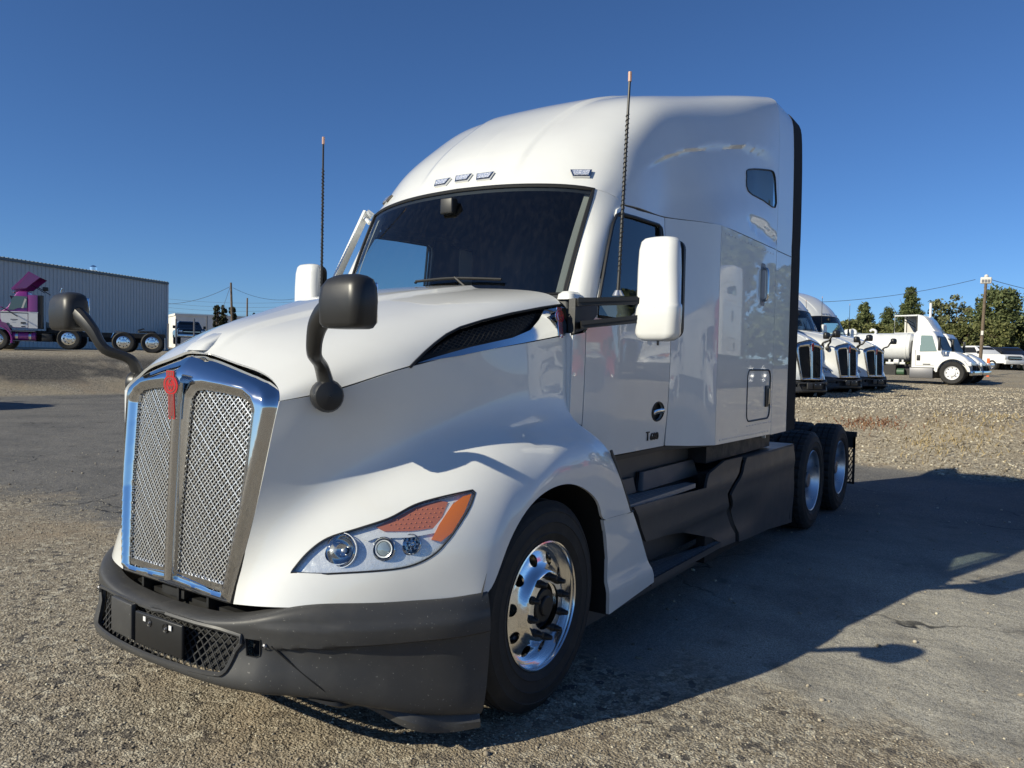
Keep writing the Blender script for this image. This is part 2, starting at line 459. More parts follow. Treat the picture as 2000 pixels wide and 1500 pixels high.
FEND = Surf([
 [(.58,-1.112,1.503),(.555,-1.125,1.38),(.52,-1.14,1.2),(.49,-1.155,1.05),(.46,-1.175,.90),(.435,-1.19,.78),(.42,-1.205,.667)],
 [(.622,-1.04,1.517),(.60,-1.055,1.38),(.562,-1.07,1.21),(.535,-1.095,1.06),(.515,-1.13,.91),(.515,-1.155,.79),(.52,-1.185,.674)],
 [(.685,-.925,1.545),(.657,-.94,1.40),(.62,-.955,1.25),(.602,-.985,1.10),(.625,-1.035,.95),(.66,-1.085,.81),(.675,-1.12,.682)],
 [(.785,-.745,1.61),(.758,-.755,1.45),(.722,-.77,1.31),(.715,-.805,1.175),(.80,-.885,1.01),(.865,-.925,.84),(.88,-.942,.685)],
 [(.85,-.54,1.668),(.828,-.55,1.52),(.80,-.56,1.38),(.81,-.585,1.265),(.93,-.69,1.10),(1.01,-.755,.89),(1.025,-.765,.685)],
 [(.89,-.36,1.705),(.88,-.36,1.56),(.865,-.365,1.43),(.885,-.385,1.325),(1.03,-.485,1.18),(1.125,-.58,.96),(1.145,-.60,.688)],
 [(.915,-.22,1.728),(.912,-.22,1.59),(.905,-.22,1.46),(.935,-.23,1.365),(1.08,-.31,1.235),(1.19,-.42,1.0),(1.205,-.495,.705)],
 [(.932,-.1,1.746),(.935,-.1,1.6),(.935,-.1,1.47),(.97,-.1,1.375),(1.11,-.17,1.26),(1.20,-.29,1.07),(1.215,-.385,.87)],
 [(.95,.03,1.765),(.957,.03,1.61),(.962,.03,1.48),(1.0,.03,1.382),(1.125,-.03,1.28),(1.205,-.12,1.15),(1.22,-.2,1.035)],
 [(.968,.16,1.784),(.978,.16,1.62),(.982,.16,1.49),(1.017,.16,1.39),(1.14,.14,1.292),(1.21,.07,1.2),(1.225,.04,1.092)],
 [(.983,.28,1.803),(.99,.28,1.63),(.995,.28,1.5),(1.03,.28,1.395),(1.145,.30,1.295),(1.21,.28,1.20),(1.225,.28,1.045)],
 [(.994,.37,1.817),(1.0,.37,1.64),(1.005,.37,1.5),(1.035,.37,1.395),(1.15,.44,1.285),(1.215,.46,1.15),(1.225,.455,.925)],
 [(.997,.41,1.824),(1.005,.41,1.64),(1.01,.41,1.5),(1.04,.42,1.39),(1.155,.54,1.265),(1.215,.6,1.05),(1.22,.53,.843)],
 [(1.0,.44,1.829),(1.008,.44,1.64),(1.012,.44,1.5),(1.045,.46,1.385),(1.16,.60,1.24),(1.215,.74,1.0),(1.22,.84,.838)],
])
# ease the control net along the fender so that its reflections run without waves
_C = FEND.C.copy()
for _ in range(1):
    _D = _C.copy(); _D[1:-1, 1:5] = .2 * _C[:-2, 1:5] + .6 * _C[1:-1, 1:5] + .2 * _C[2:, 1:5]; _C = _D
FEND = Surf(rows=_C)
S0 = [(0,.74,2.775),(.25,.752,2.77),(.5,.785,2.758),(.72,.835,2.74),(.87,.89,2.72),(.945,.965,2.70),(.985,1.03,2.675),(1.0,1.06,2.645)]
AR = np.array([(1.0,2.66),(1.163,2.785),(1.395,2.924),(1.703,3.064),(1.976,3.168),(2.43,3.303),(2.886,3.398),(3.288,3.434),(3.583,3.412),(3.7,3.39)])
def roof_disp(uv, p):
    y, z, x = p[:, 1], p[:, 2], p[:, 0]
    az = np.interp(y, AR[:, 0], AR[:, 1]); wd = .018 + .03 * sm(3.0, 3.6, y) + .03 * sm(1.6, 1.2, y)
    dep = .024 * sm(1.25, 1.8, y) * sm(3.68, 3.2, y)
    k = -dep * sm(az + wd, az - wd, z) * sm(az - .55, az - .30, z) * sm(.9, 1.0, x)
    e = np.sqrt(((y - 3.27) / .40) ** 2 + ((z - 2.79 + .10 * (y - 3.27)) / .055) ** 2)
    k = k - .014 * sm(1.1, .8, e)
    xc = .375 + .16 * sm(1.2, 2.6, y); r = .018 * sm(xc + .03, xc - .01, x) * sm(.78, .95, y) * sm(3.0, 2.2, y)
    return np.stack([k, 0 * k, r], 1)
ROOF = Surf(disp=roof_disp, rows=[S0,
 [(0,.80,2.86),(.25,.81,2.857),(.5,.845,2.845),(.72,.90,2.825),(.87,.965,2.795),(.955,1.05,2.755),(.995,1.12,2.70),(1.01,1.16,2.65)],
 [(0,1.0,3.08),(.27,1.01,3.075),(.53,1.04,3.06),(.75,1.09,3.03),(.88,1.14,2.985),(.965,1.21,2.90),(1.005,1.27,2.78),(1.02,1.3,2.655)],
 [(0,1.3,3.31),(.28,1.305,3.305),(.55,1.33,3.29),(.77,1.37,3.25),(.9,1.41,3.18),(.975,1.46,3.04),(1.01,1.5,2.86),(1.02,1.52,2.662)],
 [(0,1.65,3.52),(.29,1.65,3.515),(.57,1.66,3.50),(.79,1.69,3.455),(.915,1.72,3.37),(.985,1.75,3.18),(1.025,1.78,2.92),(1.04,1.8,2.675)],
 [(0,2.1,3.675),(.3,2.1,3.67),(.6,2.1,3.655),(.82,2.11,3.61),(.945,2.12,3.52),(1.03,2.13,3.3),(1.11,2.13,2.97),(1.155,2.13,2.685)],
 [(0,2.7,3.825),(.31,2.7,3.822),(.62,2.7,3.812),(.86,2.7,3.785),(1.0,2.7,3.70),(1.095,2.7,3.46),(1.17,2.7,3.05),(1.2,2.7,2.69)],
 [(0,3.3,3.98),(.33,3.3,3.98),(.66,3.3,3.972),(.97,3.3,3.945),(1.10,3.3,3.875),(1.165,3.3,3.65),(1.197,3.3,3.1),(1.2,3.3,2.69)],
 [(0,3.65,4.05),(.35,3.65,4.05),(.7,3.65,4.045),(1.02,3.65,4.03),(1.135,3.65,3.985),(1.182,3.65,3.84),(1.2,3.65,3.1),(1.2,3.65,2.69)],
])
WS = Surf([
 [(0,.40,2.05),(.3,.415,2.05),(.6,.475,2.055),(.78,.545,2.06),(.882,.612,2.07)],
 [(0,.555,2.41),(.3,.57,2.41),(.6,.62,2.405),(.79,.685,2.40),(.89,.75,2.395)],
 [(0,.735,2.765),(.3,.75,2.76),(.6,.80,2.745),(.79,.86,2.727),(.895,.905,2.71)],
])
PIL = Surf([
 [(.888,.622,2.055),(.945,.600,2.05),(1.005,.63,2.045),(1.037,.70,2.04)],
 [(.893,.755,2.39),(.945,.765,2.385),(.99,.81,2.38),(1.012,.875,2.375)],
 [(.90,.905,2.712),(.947,.965,2.698),(.985,1.03,2.673),(1.0,1.06,2.645)],
])
def bump_disp(uv, p):
    z, y, x = p[:, 2], p[:, 1], p[:, 0]
    k = -.020 * sm(.533, .523, z) * sm(.60, .72, x) + .010 * sm(.622, .612, z) * sm(.55, .7, x)
    n = np.stack([.75 * sm(.4, .9, x), -np.ones_like(x), 0 * x], 1); n /= np.linalg.norm(n, axis=1, keepdims=True)
    return n * k[:, None]
BUMP = Surf(disp=bump_disp, rows=[
 [(0,-1.20,.60),(0,-1.27,.60),(0,-1.305,.585),(0,-1.31,.55),(0,-1.33,.45),(0,-1.33,.37),(0,-1.25,.35)],
 [(.3,-1.19,.61),(.3,-1.255,.607),(.3,-1.285,.592),(.3,-1.29,.555),(.3,-1.31,.45),(.3,-1.31,.365),(.3,-1.23,.345)],
 [(.52,-1.16,.648),(.535,-1.215,.642),(.55,-1.24,.622),(.55,-1.235,.565),(.55,-1.255,.45),(.55,-1.25,.355),(.52,-1.17,.34)],
 [(.7,-1.06,.695),(.715,-1.115,.685),(.73,-1.135,.64),(.74,-1.125,.54),(.745,-1.13,.44),(.745,-1.115,.33),(.70,-1.05,.32)],
 [(.875,-.915,.695),(.89,-.945,.69),(.915,-.96,.62),(.92,-.945,.525),(.925,-.94,.40),(.92,-.925,.27),(.87,-.87,.26)],
 [(1.02,-.75,.69),(1.035,-.775,.685),(1.06,-.785,.615),(1.062,-.77,.525),(1.06,-.76,.37),(1.05,-.745,.21),(1.0,-.70,.20)],
 [(1.135,-.60,.69),(1.15,-.615,.688),(1.17,-.62,.615),(1.17,-.61,.525),(1.165,-.6,.35),(1.15,-.59,.18),(1.1,-.55,.17)],
 [(1.19,-.50,.70),(1.205,-.51,.695),(1.215,-.505,.62),(1.215,-.50,.525),(1.205,-.50,.34),(1.185,-.515,.165),(1.13,-.49,.16)],
])
truck = thing('semi_truck', 'large white sleeper semi truck with chrome grille in the foreground', 'truck')
def pair(name, vf, mat, parent=truck, sharp=35):
    return part(name, vf, mat, parent, sharp), part(name, mirx(vf), mat, parent, sharp)
def stack(secs, n=4, cap=True):
    """rounded body from rounded-rectangle sections (z, x0, x1, y0, y1, r)"""
    V, F = [], []; m = 4 * (n + 1)
    for (z, x0, x1, y0, y1, r) in secs: V.extend([(a, b, z) for a, b in rrect(x0, x1, y0, y1, r, n)])
    for i in range(len(secs) - 1):
        for k in range(m):
            k2 = (k + 1) % m; F.append((i * m + k, i * m + k2, (i + 1) * m + k2, (i + 1) * m + k))
    if cap: F.append(tuple(range(m - 1, -1, -1))); F.append(tuple((len(secs) - 1) * m + k for k in range(m)))
    return V, F
def rim_tube(s, uv, r, n=6, off=0.0, closed=True):
    uv = np.asarray(uv, float); P = s.P(uv) + s.N(uv) * off
    return tube(P, r, n, closed=closed)
def beam(a, b, w, h, up=(0, 0, 1)):
    a, b = np.array(a, float), np.array(b, float); t = (b - a) / np.linalg.norm(b - a); u = np.array(up, float)
    s_ = np.cross(t, u); s_ /= np.linalg.norm(s_); u = np.cross(s_, t); V = []
    for p in (a, b):
        for i, j in ((-1, -1), (1, -1), (1, 1), (-1, 1)): V.append(tuple(p + s_ * w / 2 * i + u * h / 2 * j))
    return V, [(3, 2, 1, 0), (4, 5, 6, 7), (0, 1, 5, 4), (1, 2, 6, 5), (2, 3, 7, 6), (3, 0, 4, 7)]
def clip_seg(poly, a, b):
    """the pieces of segment a-b inside a polygon"""
    a, b = np.array(a, float), np.array(b, float); d = b - a; ts = [0.0, 1.0]; n = len(poly)
    for i in range(n):
        p = np.array(poly[i], float); q = np.array(poly[(i + 1) % n], float); e = q - p
        den = d[0] * e[1] - d[1] * e[0]
        if abs(den) < 1e-12: continue
        t = ((p[0] - a[0]) * e[1] - (p[1] - a[1]) * e[0]) / den; s_ = ((p[0] - a[0]) * d[1] - (p[1] - a[1]) * d[0]) / den
        if 0 < t < 1 and 0 <= s_ <= 1: ts.append(t)
    ts.sort(); out = []
    for t0, t1 in zip(ts[:-1], ts[1:]):
        if t1 - t0 > 1e-6 and inside(poly, np.array([a + d * (t0 + t1) / 2]))[0]: out.append((a + d * t0, a + d * t1))
    return out
def wire_mesh(s, poly, pitch, slope, r, off, crimp=0.0, seg=None, sides=4):
    """crossed wires laid over a surface inside a uv polygon"""
    poly = np.asarray(poly, float); (a0, b0), (a1, b1) = poly.min(0), poly.max(0); out = []
    for sg in (1, -1):
        H = (b1 - b0) / slope; k = 0
        x = a0 - H
        while x < a1 + H:
            A = (x, b0); B = (x + sg * H, b1)
            for (p, q) in clip_seg(poly, A, B):
                L = np.linalg.norm(q - p); n = max(2, int(L / (seg or L) + .5))
                T = np.linspace(0, 1, n + 1)[:, None]; uv = p + (q - p) * T
                ph = (uv[:, 1] - b0) / (pitch * slope) * math.pi * 2 + (0 if sg > 0 else math.pi) + math.pi * k
                o_ = off + crimp * np.cos(ph)
                P = s.P(uv) + s.N(uv) * o_[:, None]
                out.append(tube(P, r, sides, caps=False))
            x += pitch; k += 1
    return join(*out)

def circ_uv(c, r, n=24): return [(c[0] + r * math.cos(2 * math.pi * k / n), c[1] + r * math.sin(2 * math.pi * k / n)) for k in range(n)]
M['lensball'] = pbr('projector_glass', (.30, .36, .38), .04, .3, coat=1.0)
M['edgerubber'] = pbr('edge_rubber', (.020, .018, .017), .8, spec=.2)
# ---- hood, fenders, cowl
hu, hv = HOOD.dom[1], HOOD.dom[3]
VENT = [(.572, hv), (.60, .900), (.65, .868), (.713, .838), (.80, .808), (.901, .790), (1.05, .786), (1.249, .789), (1.473, .793), (hu, .797)]
hood = part('hood', merge(both(HOOD.cut([(0, 0), (hu, 0)] + VENT[::-1][:-1] + [(.575, hv - .008), (0, hv - .008)], step=.02, thick=.012))), M['white'], truck)
pair('hood_seam', HOOD.cut([(0, hv - .04), (hu, hv - .04), (hu, hv), (0, hv)], step=.04, off=-.006), M['void'])
for sx in (1, -1):
    fx = (lambda vf: vf) if sx > 0 else mirx
    vt = part('hood_vent', fx(HOOD.cut(VENT + [(hu, hv)], step=.03, off=-.045)), M['black'], truck)
    inner = HOOD.px([(822, 703), (860, 672), (905, 644), (1000, 620), (1050, 608), (1040, 630), (1010, 655), (920, 680)])
    m_ = part('vent_mesh', fx(wire_mesh(HOOD, inner, .034, .62, .0022, -.012)), M['black'], vt); m_['kind'] = 'stuff'
    part('vent_rim', fx(rim_tube(HOOD, VENT, .007, 6, .001, False)), M['black'], vt)
    ch = HOOD.px([(815, 710), (850, 698), (920, 678), (1000, 660), (1035, 645), (1052, 625), (1062, 606), (1102, 599), (1104, 653), (1050, 664), (1000, 674), (900, 695)])
    part('chrome_trim', fx(HOOD.cut(ch, step=.02, off=.004, thick=.02)), M['chrome'], vt)
ns = FEND.dom
HL = FEND.px([tuple(p) for p in smooth_path([(568, 1118), (600, 1080), (640, 1051), (700, 1032), (760, 1012), (810, 986), (860, 971), (923, 957)], 5)]
             + [tuple(p) for p in smooth_path([(928, 962), (918, 990), (900, 1020), (875, 1055), (845, 1085), (800, 1106), (740, 1115), (640, 1121)], 5)])
FENDV = FEND.cut(None, [HL], step=.026, thick=.014)
fenders = pair('fender', FENDV, M['white'])
for sx, fd in zip((1, -1), fenders):
    fx = (lambda vf: vf) if sx > 0 else mirx
    # arch liner behind the wheel opening
    pts = [(-.56, .62), (-.50, .80), (-.40, .98), (-.22, 1.12), (.03, 1.17), (.30, 1.10), (.46, .96), (.54, .82), (.60, .55), (.62, .30)]
    V = []; F = []
    for (y, z) in pts:
        for x in (.52, 1.195): V.append((x, y, z))
    for i in range(len(pts) - 1): F.append((2 * i, 2 * i + 1, 2 * i + 3, 2 * i + 2))
    part('wheel_well', fx((V, F)), M['void'], truck)
    # headlight
    BW = [(px_, py_, rr, kind, FEND.px([(px_, py_)])[0]) for (px_, py_, rr, kind) in ((664, 1073, .060, 0), (750, 1071, .045, 1), (804, 1062, .039, 2))]
    hl = part('headlight', fx(FEND.cut(HL, [circ_uv(c_, rr * 1.02) for (_, _, rr, _, c_) in BW], step=.014, off=-.020)), M['lampchrome'], truck)
    N_ = len(HL); P0 = FEND.P(HL); NN = FEND.N(HL); V = [tuple(p) for p in P0 - NN * .004] + [tuple(p) for p in P0 - NN * .022]
    part('housing_wall', fx((V, [(i, (i + 1) % N_, N_ + (i + 1) % N_, N_ + i) for i in range(N_)])), M['black'], hl)
    part('gasket', fx(rim_tube(FEND, HL, .0042, 6, -.001)), M['black'], hl)
    part('lens', fx(FEND.cut(HL, step=.02, off=.002)), M['lens'], hl)
    for (px_, py_, rr, kind, c_) in BW:
        n_ = FEND.N([c_])[0]; c = FEND.P([c_])[0] - n_ * .020
        d_ = n_ * .75 + np.array([0, -1.0, 0]) * .5; d_ /= np.linalg.norm(d_)
        Mx = frame_M(c, np.cross([0, 0, 1.0], d_), np.cross(d_, np.cross([0, 0, 1.0], d_)))          # local z looks out of the lamp
        prof = [(rr * 1.12, -.004), (rr * 1.10, .007), (rr * 1.03, .010), (rr * .97, .006), (rr * .86, -.012), (rr * .62, -.034), (rr * .25, -.046), (0.001, -.047)]
        b_ = part('reflector', fx(xf(lathe(prof, 32, 'z'), Mx)), M['chrome'], hl)
        if kind == 1:
            part('projector', fx(xf(lathe([(rr * .72, -.03), (rr * .70, .0), (rr * .55, .010), (rr * .3, .013), (.0005, .014)], 24, 'z'), Mx)), M['lensball'], hl)
            part('projector_ring', fx(xf(lathe([(rr * .84, -.02), (rr * .82, .006), (rr * .70, .004), (rr * .68, -.02)], 24, 'z'), Mx)), M['lampbed'], hl)
        elif kind == 2:
            fac = [xf(lathe([(rr * .16, -.02), (rr * .12, -.006), (.0005, -.002)], 6, 'z', (rr * .55 * math.cos(a_), rr * .55 * math.sin(a_), 0)), Mx) for a_ in np.arange(7) * .897]
            o = part('facets', fx(join(*fac)), M['chrome'], hl); o['kind'] = 'stuff'
        else:
            part('bulb', fx(xf(lathe([(.010, -.04), (.009, -.022), (.005, -.016), (.0005, -.015)], 14, 'z'), Mx)), M['lampbed'], hl)
            part('rib', fx(xf(join(lathe([(rr * 1.22, -.002), (rr * 1.20, .006), (rr * 1.16, .006), (rr * 1.15, -.002)], 32, 'z')), Mx)), M['lampbed'], hl)
    # silver divider, amber signal and amber side marker
    am = FEND.px([(733, 1027), (775, 1008), (812, 988), (860, 975), (876, 978), (864, 1008), (848, 1030), (800, 1036), (750, 1036)])
    part('turn_signal', fx(FEND.cut(am, step=.014, off=-.014, thick=.012)), M['amber2'], hl)
    led = []
    for (i, j) in [(i, j) for i in range(11) for j in range(5)]:
        q = (758 + i * 10 + j * 4, 1032 - j * 9 - i * .7)
        if inside(np.array([(735, 1028), (775, 1012), (812, 992), (858, 979), (870, 982), (846, 1027), (800, 1033)]), np.array([q]))[0]:
            p = FEND.P(FEND.px([q]))[0] + FEND.N(FEND.px([q]))[0] * -.0125
            led.append(xf(lathe([(.0028, 0), (.002, -.002), (.0005, -.003)], 6, 'y'), Matrix.Translation(p)))
    lo = part('signal_dots', fx(join(*led)), pbr('signal_dot', (.8, .30, .12), .2, coat=1) if 'signal_dot' not in bpy.data.materials else bpy.data.materials['signal_dot'], hl); lo['kind'] = 'stuff'
    mk_ = FEND.px([(884, 984), (905, 968), (922, 963), (908, 1000), (884, 1040), (862, 1058), (843, 1054), (858, 1024)])
    part('side_marker', fx(FEND.cut(mk_, step=.014, off=-.007, thick=.012)), M['amber'], hl)
    sv = FEND.px([(722, 1040), (800, 1040), (845, 1033), (866, 1008), (880, 979), (888, 977), (870, 1012), (852, 1040), (800, 1049), (735, 1050), (718, 1056), (706, 1050)])
    part('divider', fx(FEND.cut(sv, step=.012, off=-.010, thick=.02)), M['lampbed'], hl)

# ---- chrome grille
def gr_fn(uv):
    x, z = np.abs(uv[:, 0]), uv[:, 1]
    t = (1.56 - z) / .89; yc = -1.168 - .042 * (1.59 - z) / .885; ye = -1.092 - .118 * t; xe = .55 - .14 * t
    y = yc + (ye - yc) * (x / xe) ** 1.5
    y = y + 6.0 * np.maximum(z - 1.585 + .20 * x, 0) ** 2 + .9 * np.maximum(x / xe - .93, 0) ** 2
    return np.stack([uv[:, 0], y, z], 1)
GR0 = Surf(fn=gr_fn, dom=(0, .56, .66, 1.70))
g_top = [(0, 1.715), (.07, 1.712), (.10, 1.690), (.25, 1.657), (.40, 1.623), (.475, 1.596), (.520, 1.565), (.546, 1.525), (.552, 1.48)]
g_half = g_top + [(.535, 1.33), (.515, 1.2), (.487, 1.05), (.458, .90), (.430, .78), (.408, .672)]
op_px = GR0.px([(374, 800), (377, 778), (385, 764), (400, 761), (440, 768), (477, 777), (490, 788), (494, 805), (489, 846), (469, 989), (434, 1157), (420, 1154), (347, 1122), (355, 996), (366, 880)])
OPN = [tuple(p) for p in op_px]
OPN_M = [(-a, b) for a, b in OPN[::-1]]
g_out = [(-a, b) for a, b in g_half[:0:-1]] + g_half
g_out = g_out[::-1]
LO = [densify(np.array(g_out), .006), densify(np.array(OPN), .006), densify(np.array(OPN_M), .006)]
LALL = np.concatenate(LO)
def gr_disp(uv, p):
    d = np.full(len(uv), 9.0)
    for i in range(0, len(uv), 500): d[i:i + 500] = np.sqrt(np.min(np.sum((uv[i:i + 500, None] - LALL[None]) ** 2, 2), 1))
    h = .030 * sm(0, .046, d)
    h = h * (.45 + .55 * sm(.06, .35, np.abs(uv[:, 0])))
    return np.stack([0 * h, -h - .005, 0 * h], 1)
GR1 = Surf(fn=gr_fn, dom=(-.56, .56, .66, 1.70), disp=gr_disp)
grille = part('grille', GR1.cut(g_out, [OPN, OPN_M], step=.0065, thick=.05), M['chrome'], truck, sharp=50)
part('frame_gap', tube(GR1.P(densify(np.array(g_out), .02)) + np.array([0, .010, 0]), .009, 6, closed=True), M['black'], grille)
cb = [np.array([0, gr_fn(np.array([[0, z]]))[0][1] - .012, z]) for z in np.linspace(.70, 1.56, 14)]
part('centre_rib', tube(cb, [.030 + .006 * k / 13 for k in range(14)], 14, flat=.75, ref=(0, -1, 0)), M['chrome'], grille, sharp=60)
part('radiator', join(box(-.40, .40, -1.03, -1.0, .70, 1.55)), M['void'], grille)
for op in (OPN, OPN_M):
    o = part('grille_mesh', wire_mesh(GR0 if op is OPN else Surf(fn=gr_fn, dom=(-.56, 0, .66, 1.7)), op, .0235, 1.0, .0030, -.010, .0012, .0117), M['wire'], grille, sharp=60); o['kind'] = 'stuff'
    q = np.array(op); c = q.mean(0); low = q[np.argsort(q[:, 1])[:2]]
    xa, xb = sorted([q[q[:, 1] < .75][:, 0].min(), q[q[:, 1] < .75][:, 0].max()])
    part('sill', box(xa, xb, gr_fn(np.array([[c[0], .72]]))[0][1] - .002, gr_fn(np.array([[c[0], .72]]))[0][1] + .04, .705, .735), M['chrome'], grille)
# badge on the centre bar: red shield with ring, two letters and bars
def emblem(parent, M4, s):
    M4 = M4 @ Matrix.Scale(1.4, 4, (1, 0, 0))
    def P2(poly, d0, d1): return xf(xf(prism(poly, d0, d1, 'xy'), Matrix.Scale(s, 4)), M4)
    circ = lambda r, cy=0, n=28: [(r * math.cos(2 * math.pi * k / n), cy + r * 1.12 * math.sin(2 * math.pi * k / n)) for k in range(n)]
    e = part('emblem', join(P2(circ(.19, .20), 0, .03), P2(rrect(-.090, .090, -.5, .12, .03), 0, .028), P2(rrect(-.11, .11, .34, .5, .03), 0, .029)), M['chrome'], parent)
    part('red_field', join(P2(circ(.176, .20), .028, .040), P2(rrect(-.076, .076, -.485, .06, .02), .028, .038), P2(rrect(-.096, .096, .36, .485, .02), .028, .039)), M['red'], e)
    rg = tube([(.128 * math.cos(2 * math.pi * k / 24), .20 + .145 * math.sin(2 * math.pi * k / 24), .041) for k in range(24)], .009, 4, closed=True)
    bars = [box(x - .009, x + .009, -.46, .02, .037, .043) for x in (-.05, -.017, .017, .05)] + [box(x - .008, x + .008, .385, .46, .037, .043) for x in (-.06, -.02, .02, .06)]
    part('ring_and_bars', xf(xf(join(rg, *bars), Matrix.Scale(s, 4)), M4), M['chrome'], e)
    for ch, yy in (('K', .262), ('W', .142)):
        v = xf(text_vf(ch, .13, .012), Matrix.Translation((0, yy, .043)))
        part('letter', xf(xf(v, Matrix.Scale(s, 4)), M4), M['chrome'], e, sharp=30)
ep = np.array([0, gr_fn(np.array([[0, 1.50]]))[0][1] - .046, 1.508])
emblem(grille, frame_M(ep, (1, 0, 0), (0, -.045, 1)), .218)
part('nose_cap', join(stack([(1.705, -.075, .075, -1.13, -.99, .03), (1.735, -.07, .07, -1.10, -.96, .03), (1.785, -.045, .045, -1.0, -.90, .02)])), M['white'], grille)
for sx in (1, -1):
    p = HOOD.P(HOOD.px([(1091, 630)]))[0]
    e_up = np.array([-.10, .0, 1.0])
    Me = frame_M(p + np.array([.006, 0, 0]), (0, 1, 0), e_up)
    vents = [o for o in truck.children if o.name.split('.')[0] == 'hood_vent']
    if sx > 0: emblem(vents[0], Me, .165)
    else: emblem(vents[1], Matrix.Scale(-1, 4, (1, 0, 0)) @ Me @ Matrix.Scale(-1, 4, (1, 0, 0)), .165)

# ---- bumper
hb = BUMP.px([(472, 1241), (462, 1270), (448, 1300), (436, 1314), (420, 1316), (380, 1300)])
bt = BUMP.near([(.10, -1.30, .588), (.3, -1.285, .585)]); bb = BUMP.near([(.1, -1.33, .405), (.3, -1.31, .405)])
BH = [(-.02, bt[0][1])] + [tuple(bt[0]), tuple(bt[1])] + [tuple(hb[0]), tuple(hb[1]), tuple(hb[2]), tuple(hb[3]), tuple(hb[4])] + [tuple(bb[1]), tuple(bb[0]), (-.02, bb[0][1])]
bu, bv = BUMP.dom[1], BUMP.dom[3]
notch = [(0, 0), (bu, 0), (bu, bv), (0, bv), (0, bb[0][1])] + [tuple(bb[0]), tuple(bb[1]), tuple(hb[4]), tuple(hb[3]), tuple(hb[2]), tuple(hb[1]), tuple(hb[0]), tuple(bt[1]), tuple(bt[0]), (0, bt[0][1])]
tow = BUMP.px([(480, 1247), (509, 1250), (508, 1281), (500, 1284), (482, 1280)])
bumper = part('bumper', merge(both(BUMP.cut(notch, [tow], step=.011, thick=.012))), M['plast'], truck)
mesh_poly = [tuple(bt[0]), tuple(bt[1])] + [tuple(q) for q in hb[:5]] + [tuple(bb[1]), tuple(bb[0])]
mesh_poly = [(.0, bt[0][1])] + mesh_poly + [(.0, bb[0][1])]
wm = wire_mesh(BUMP, mesh_poly, .042, 1.25, .0035, -.02)
o = part('lower_mesh', both(wm), M['plast'], bumper); o['kind'] = 'stuff'
part('mesh_back', both(BUMP.cut(mesh_poly, step=.04, off=-.06)), M['void'], bumper)
fr = BUMP.P(np.array(mesh_poly[1:-1])) + np.array([0, -.004, 0]); pth = list(fr) ; lft = [p * [-1, 1, 1] for p in fr[::-1]]
part('mesh_frame', tube(smooth_path(pth + lft, 2, True), .010, 6, closed=True), M['plast'], bumper)
for sx in (1, -1):
    fx = (lambda vf: vf) if sx > 0 else mirx
    t_ = part('tow_socket', fx(BUMP.cut(tow, step=.02, off=-.05)), M['void'], bumper)
    part('tow_rim', fx(rim_tube(BUMP, tow, .003, 5, .001)), M['black'], t_)
    pb = BUMP.P(BUMP.px([(518, 1262)]))[0]
    part('bolt', fx(lathe([(.012, 0), (.011, -.008), (.004, -.012)], 12, 'y', pb)), M['steel'], bumper)
    sk = BUMP.px([(600, 1366), (660, 1378), (720, 1388), (800, 1397), (870, 1398), (937, 1396)])
    A = BUMP.P(sk); B = A.copy(); drop = np.array([.004, .022, .042, .062, .072, .055])
    B[:, 2] -= drop; B[:, :2] += (A[:, :2] / np.linalg.norm(A[:, :2], axis=1, keepdims=True)) * (drop * .22)[:, None]
    mid = (A + B) / 2 + np.array([.008, -.008, 0]); V = []
    rows = [smooth_path(r_, 4) for r_ in (A, mid, B, B + np.array([-.03, .03, .006]))]
    n = len(rows[0]); V = [tuple(p) for r_ in rows for p in r_]; F = [(i * n + k, i * n + k + 1, (i + 1) * n + k + 1, (i + 1) * n + k) for i in range(3) for k in range(n - 1)]
    part('air_dam', fx((V, F)), M['plast'], bumper)
pl_ = BUMP.P(BUMP.px([(530, 1262), (575, 1302), (625, 1343), (668, 1376)]))
for sx in (1, -1):
    fx = (lambda vf: vf) if sx > 0 else mirx
    part('parting_line', fx(tube(smooth_path(pl_, 4), .0035, 5)), M['void'], bumper)
    part('bumper_gap', fx(tube([BUMP.P([(u_, 0)])[0] + np.array([-.012, .012, .004]) for u_ in np.linspace(.62, bu, 20)], .016, 6)), M['void'], bumper)
part('radar_cover', xf(rbox(-.095, .095, -.012, .012, -.078, .078, .006), Matrix.Translation((-.20, -1.322, .515)) @ Matrix.Rotation(R_(-4), 4, 'Z')), M['plast'], bumper)
pl = part('plate_bracket', xf(rbox(-.165, .165, -.008, .008, -.070, .070, .006), Matrix.Translation((.100, -1.333, .508)) @ Matrix.Rotation(R_(2), 4, 'Z')), M['black'], bumper)
for x in (.04, .16):
    part('bolt_cup', lathe([(.020, -1.3415), (.018, -1.346), (.015, -1.343), (.001, -1.3425)], 16, 'y', (x, 0, .548)), M['black'], pl)
    part('screw', lathe([(.008, -1.343), (.005, -1.349), (.0005, -1.350)], 10, 'y', (x + .003, 0, .546)), M['steel'], pl)
for x in (.005, .195): part('sticker', box(x - .009, x + .009, -1.3450, -1.3420, .546, .566), M['stripe'], pl)
part('lower_ledge', join(box(-.44, .44, -1.14, -1.0, .56, .60), box(-.30, -.285, -1.18, -1.1, .58, .65), box(-.02, -.005, -1.18, -1.1, .58, .65), box(.2, .215, -1.18, -1.1, .58, .65), box(-.15, .02, -1.17, -1.12, .60, .635)), M['frame'], bumper)

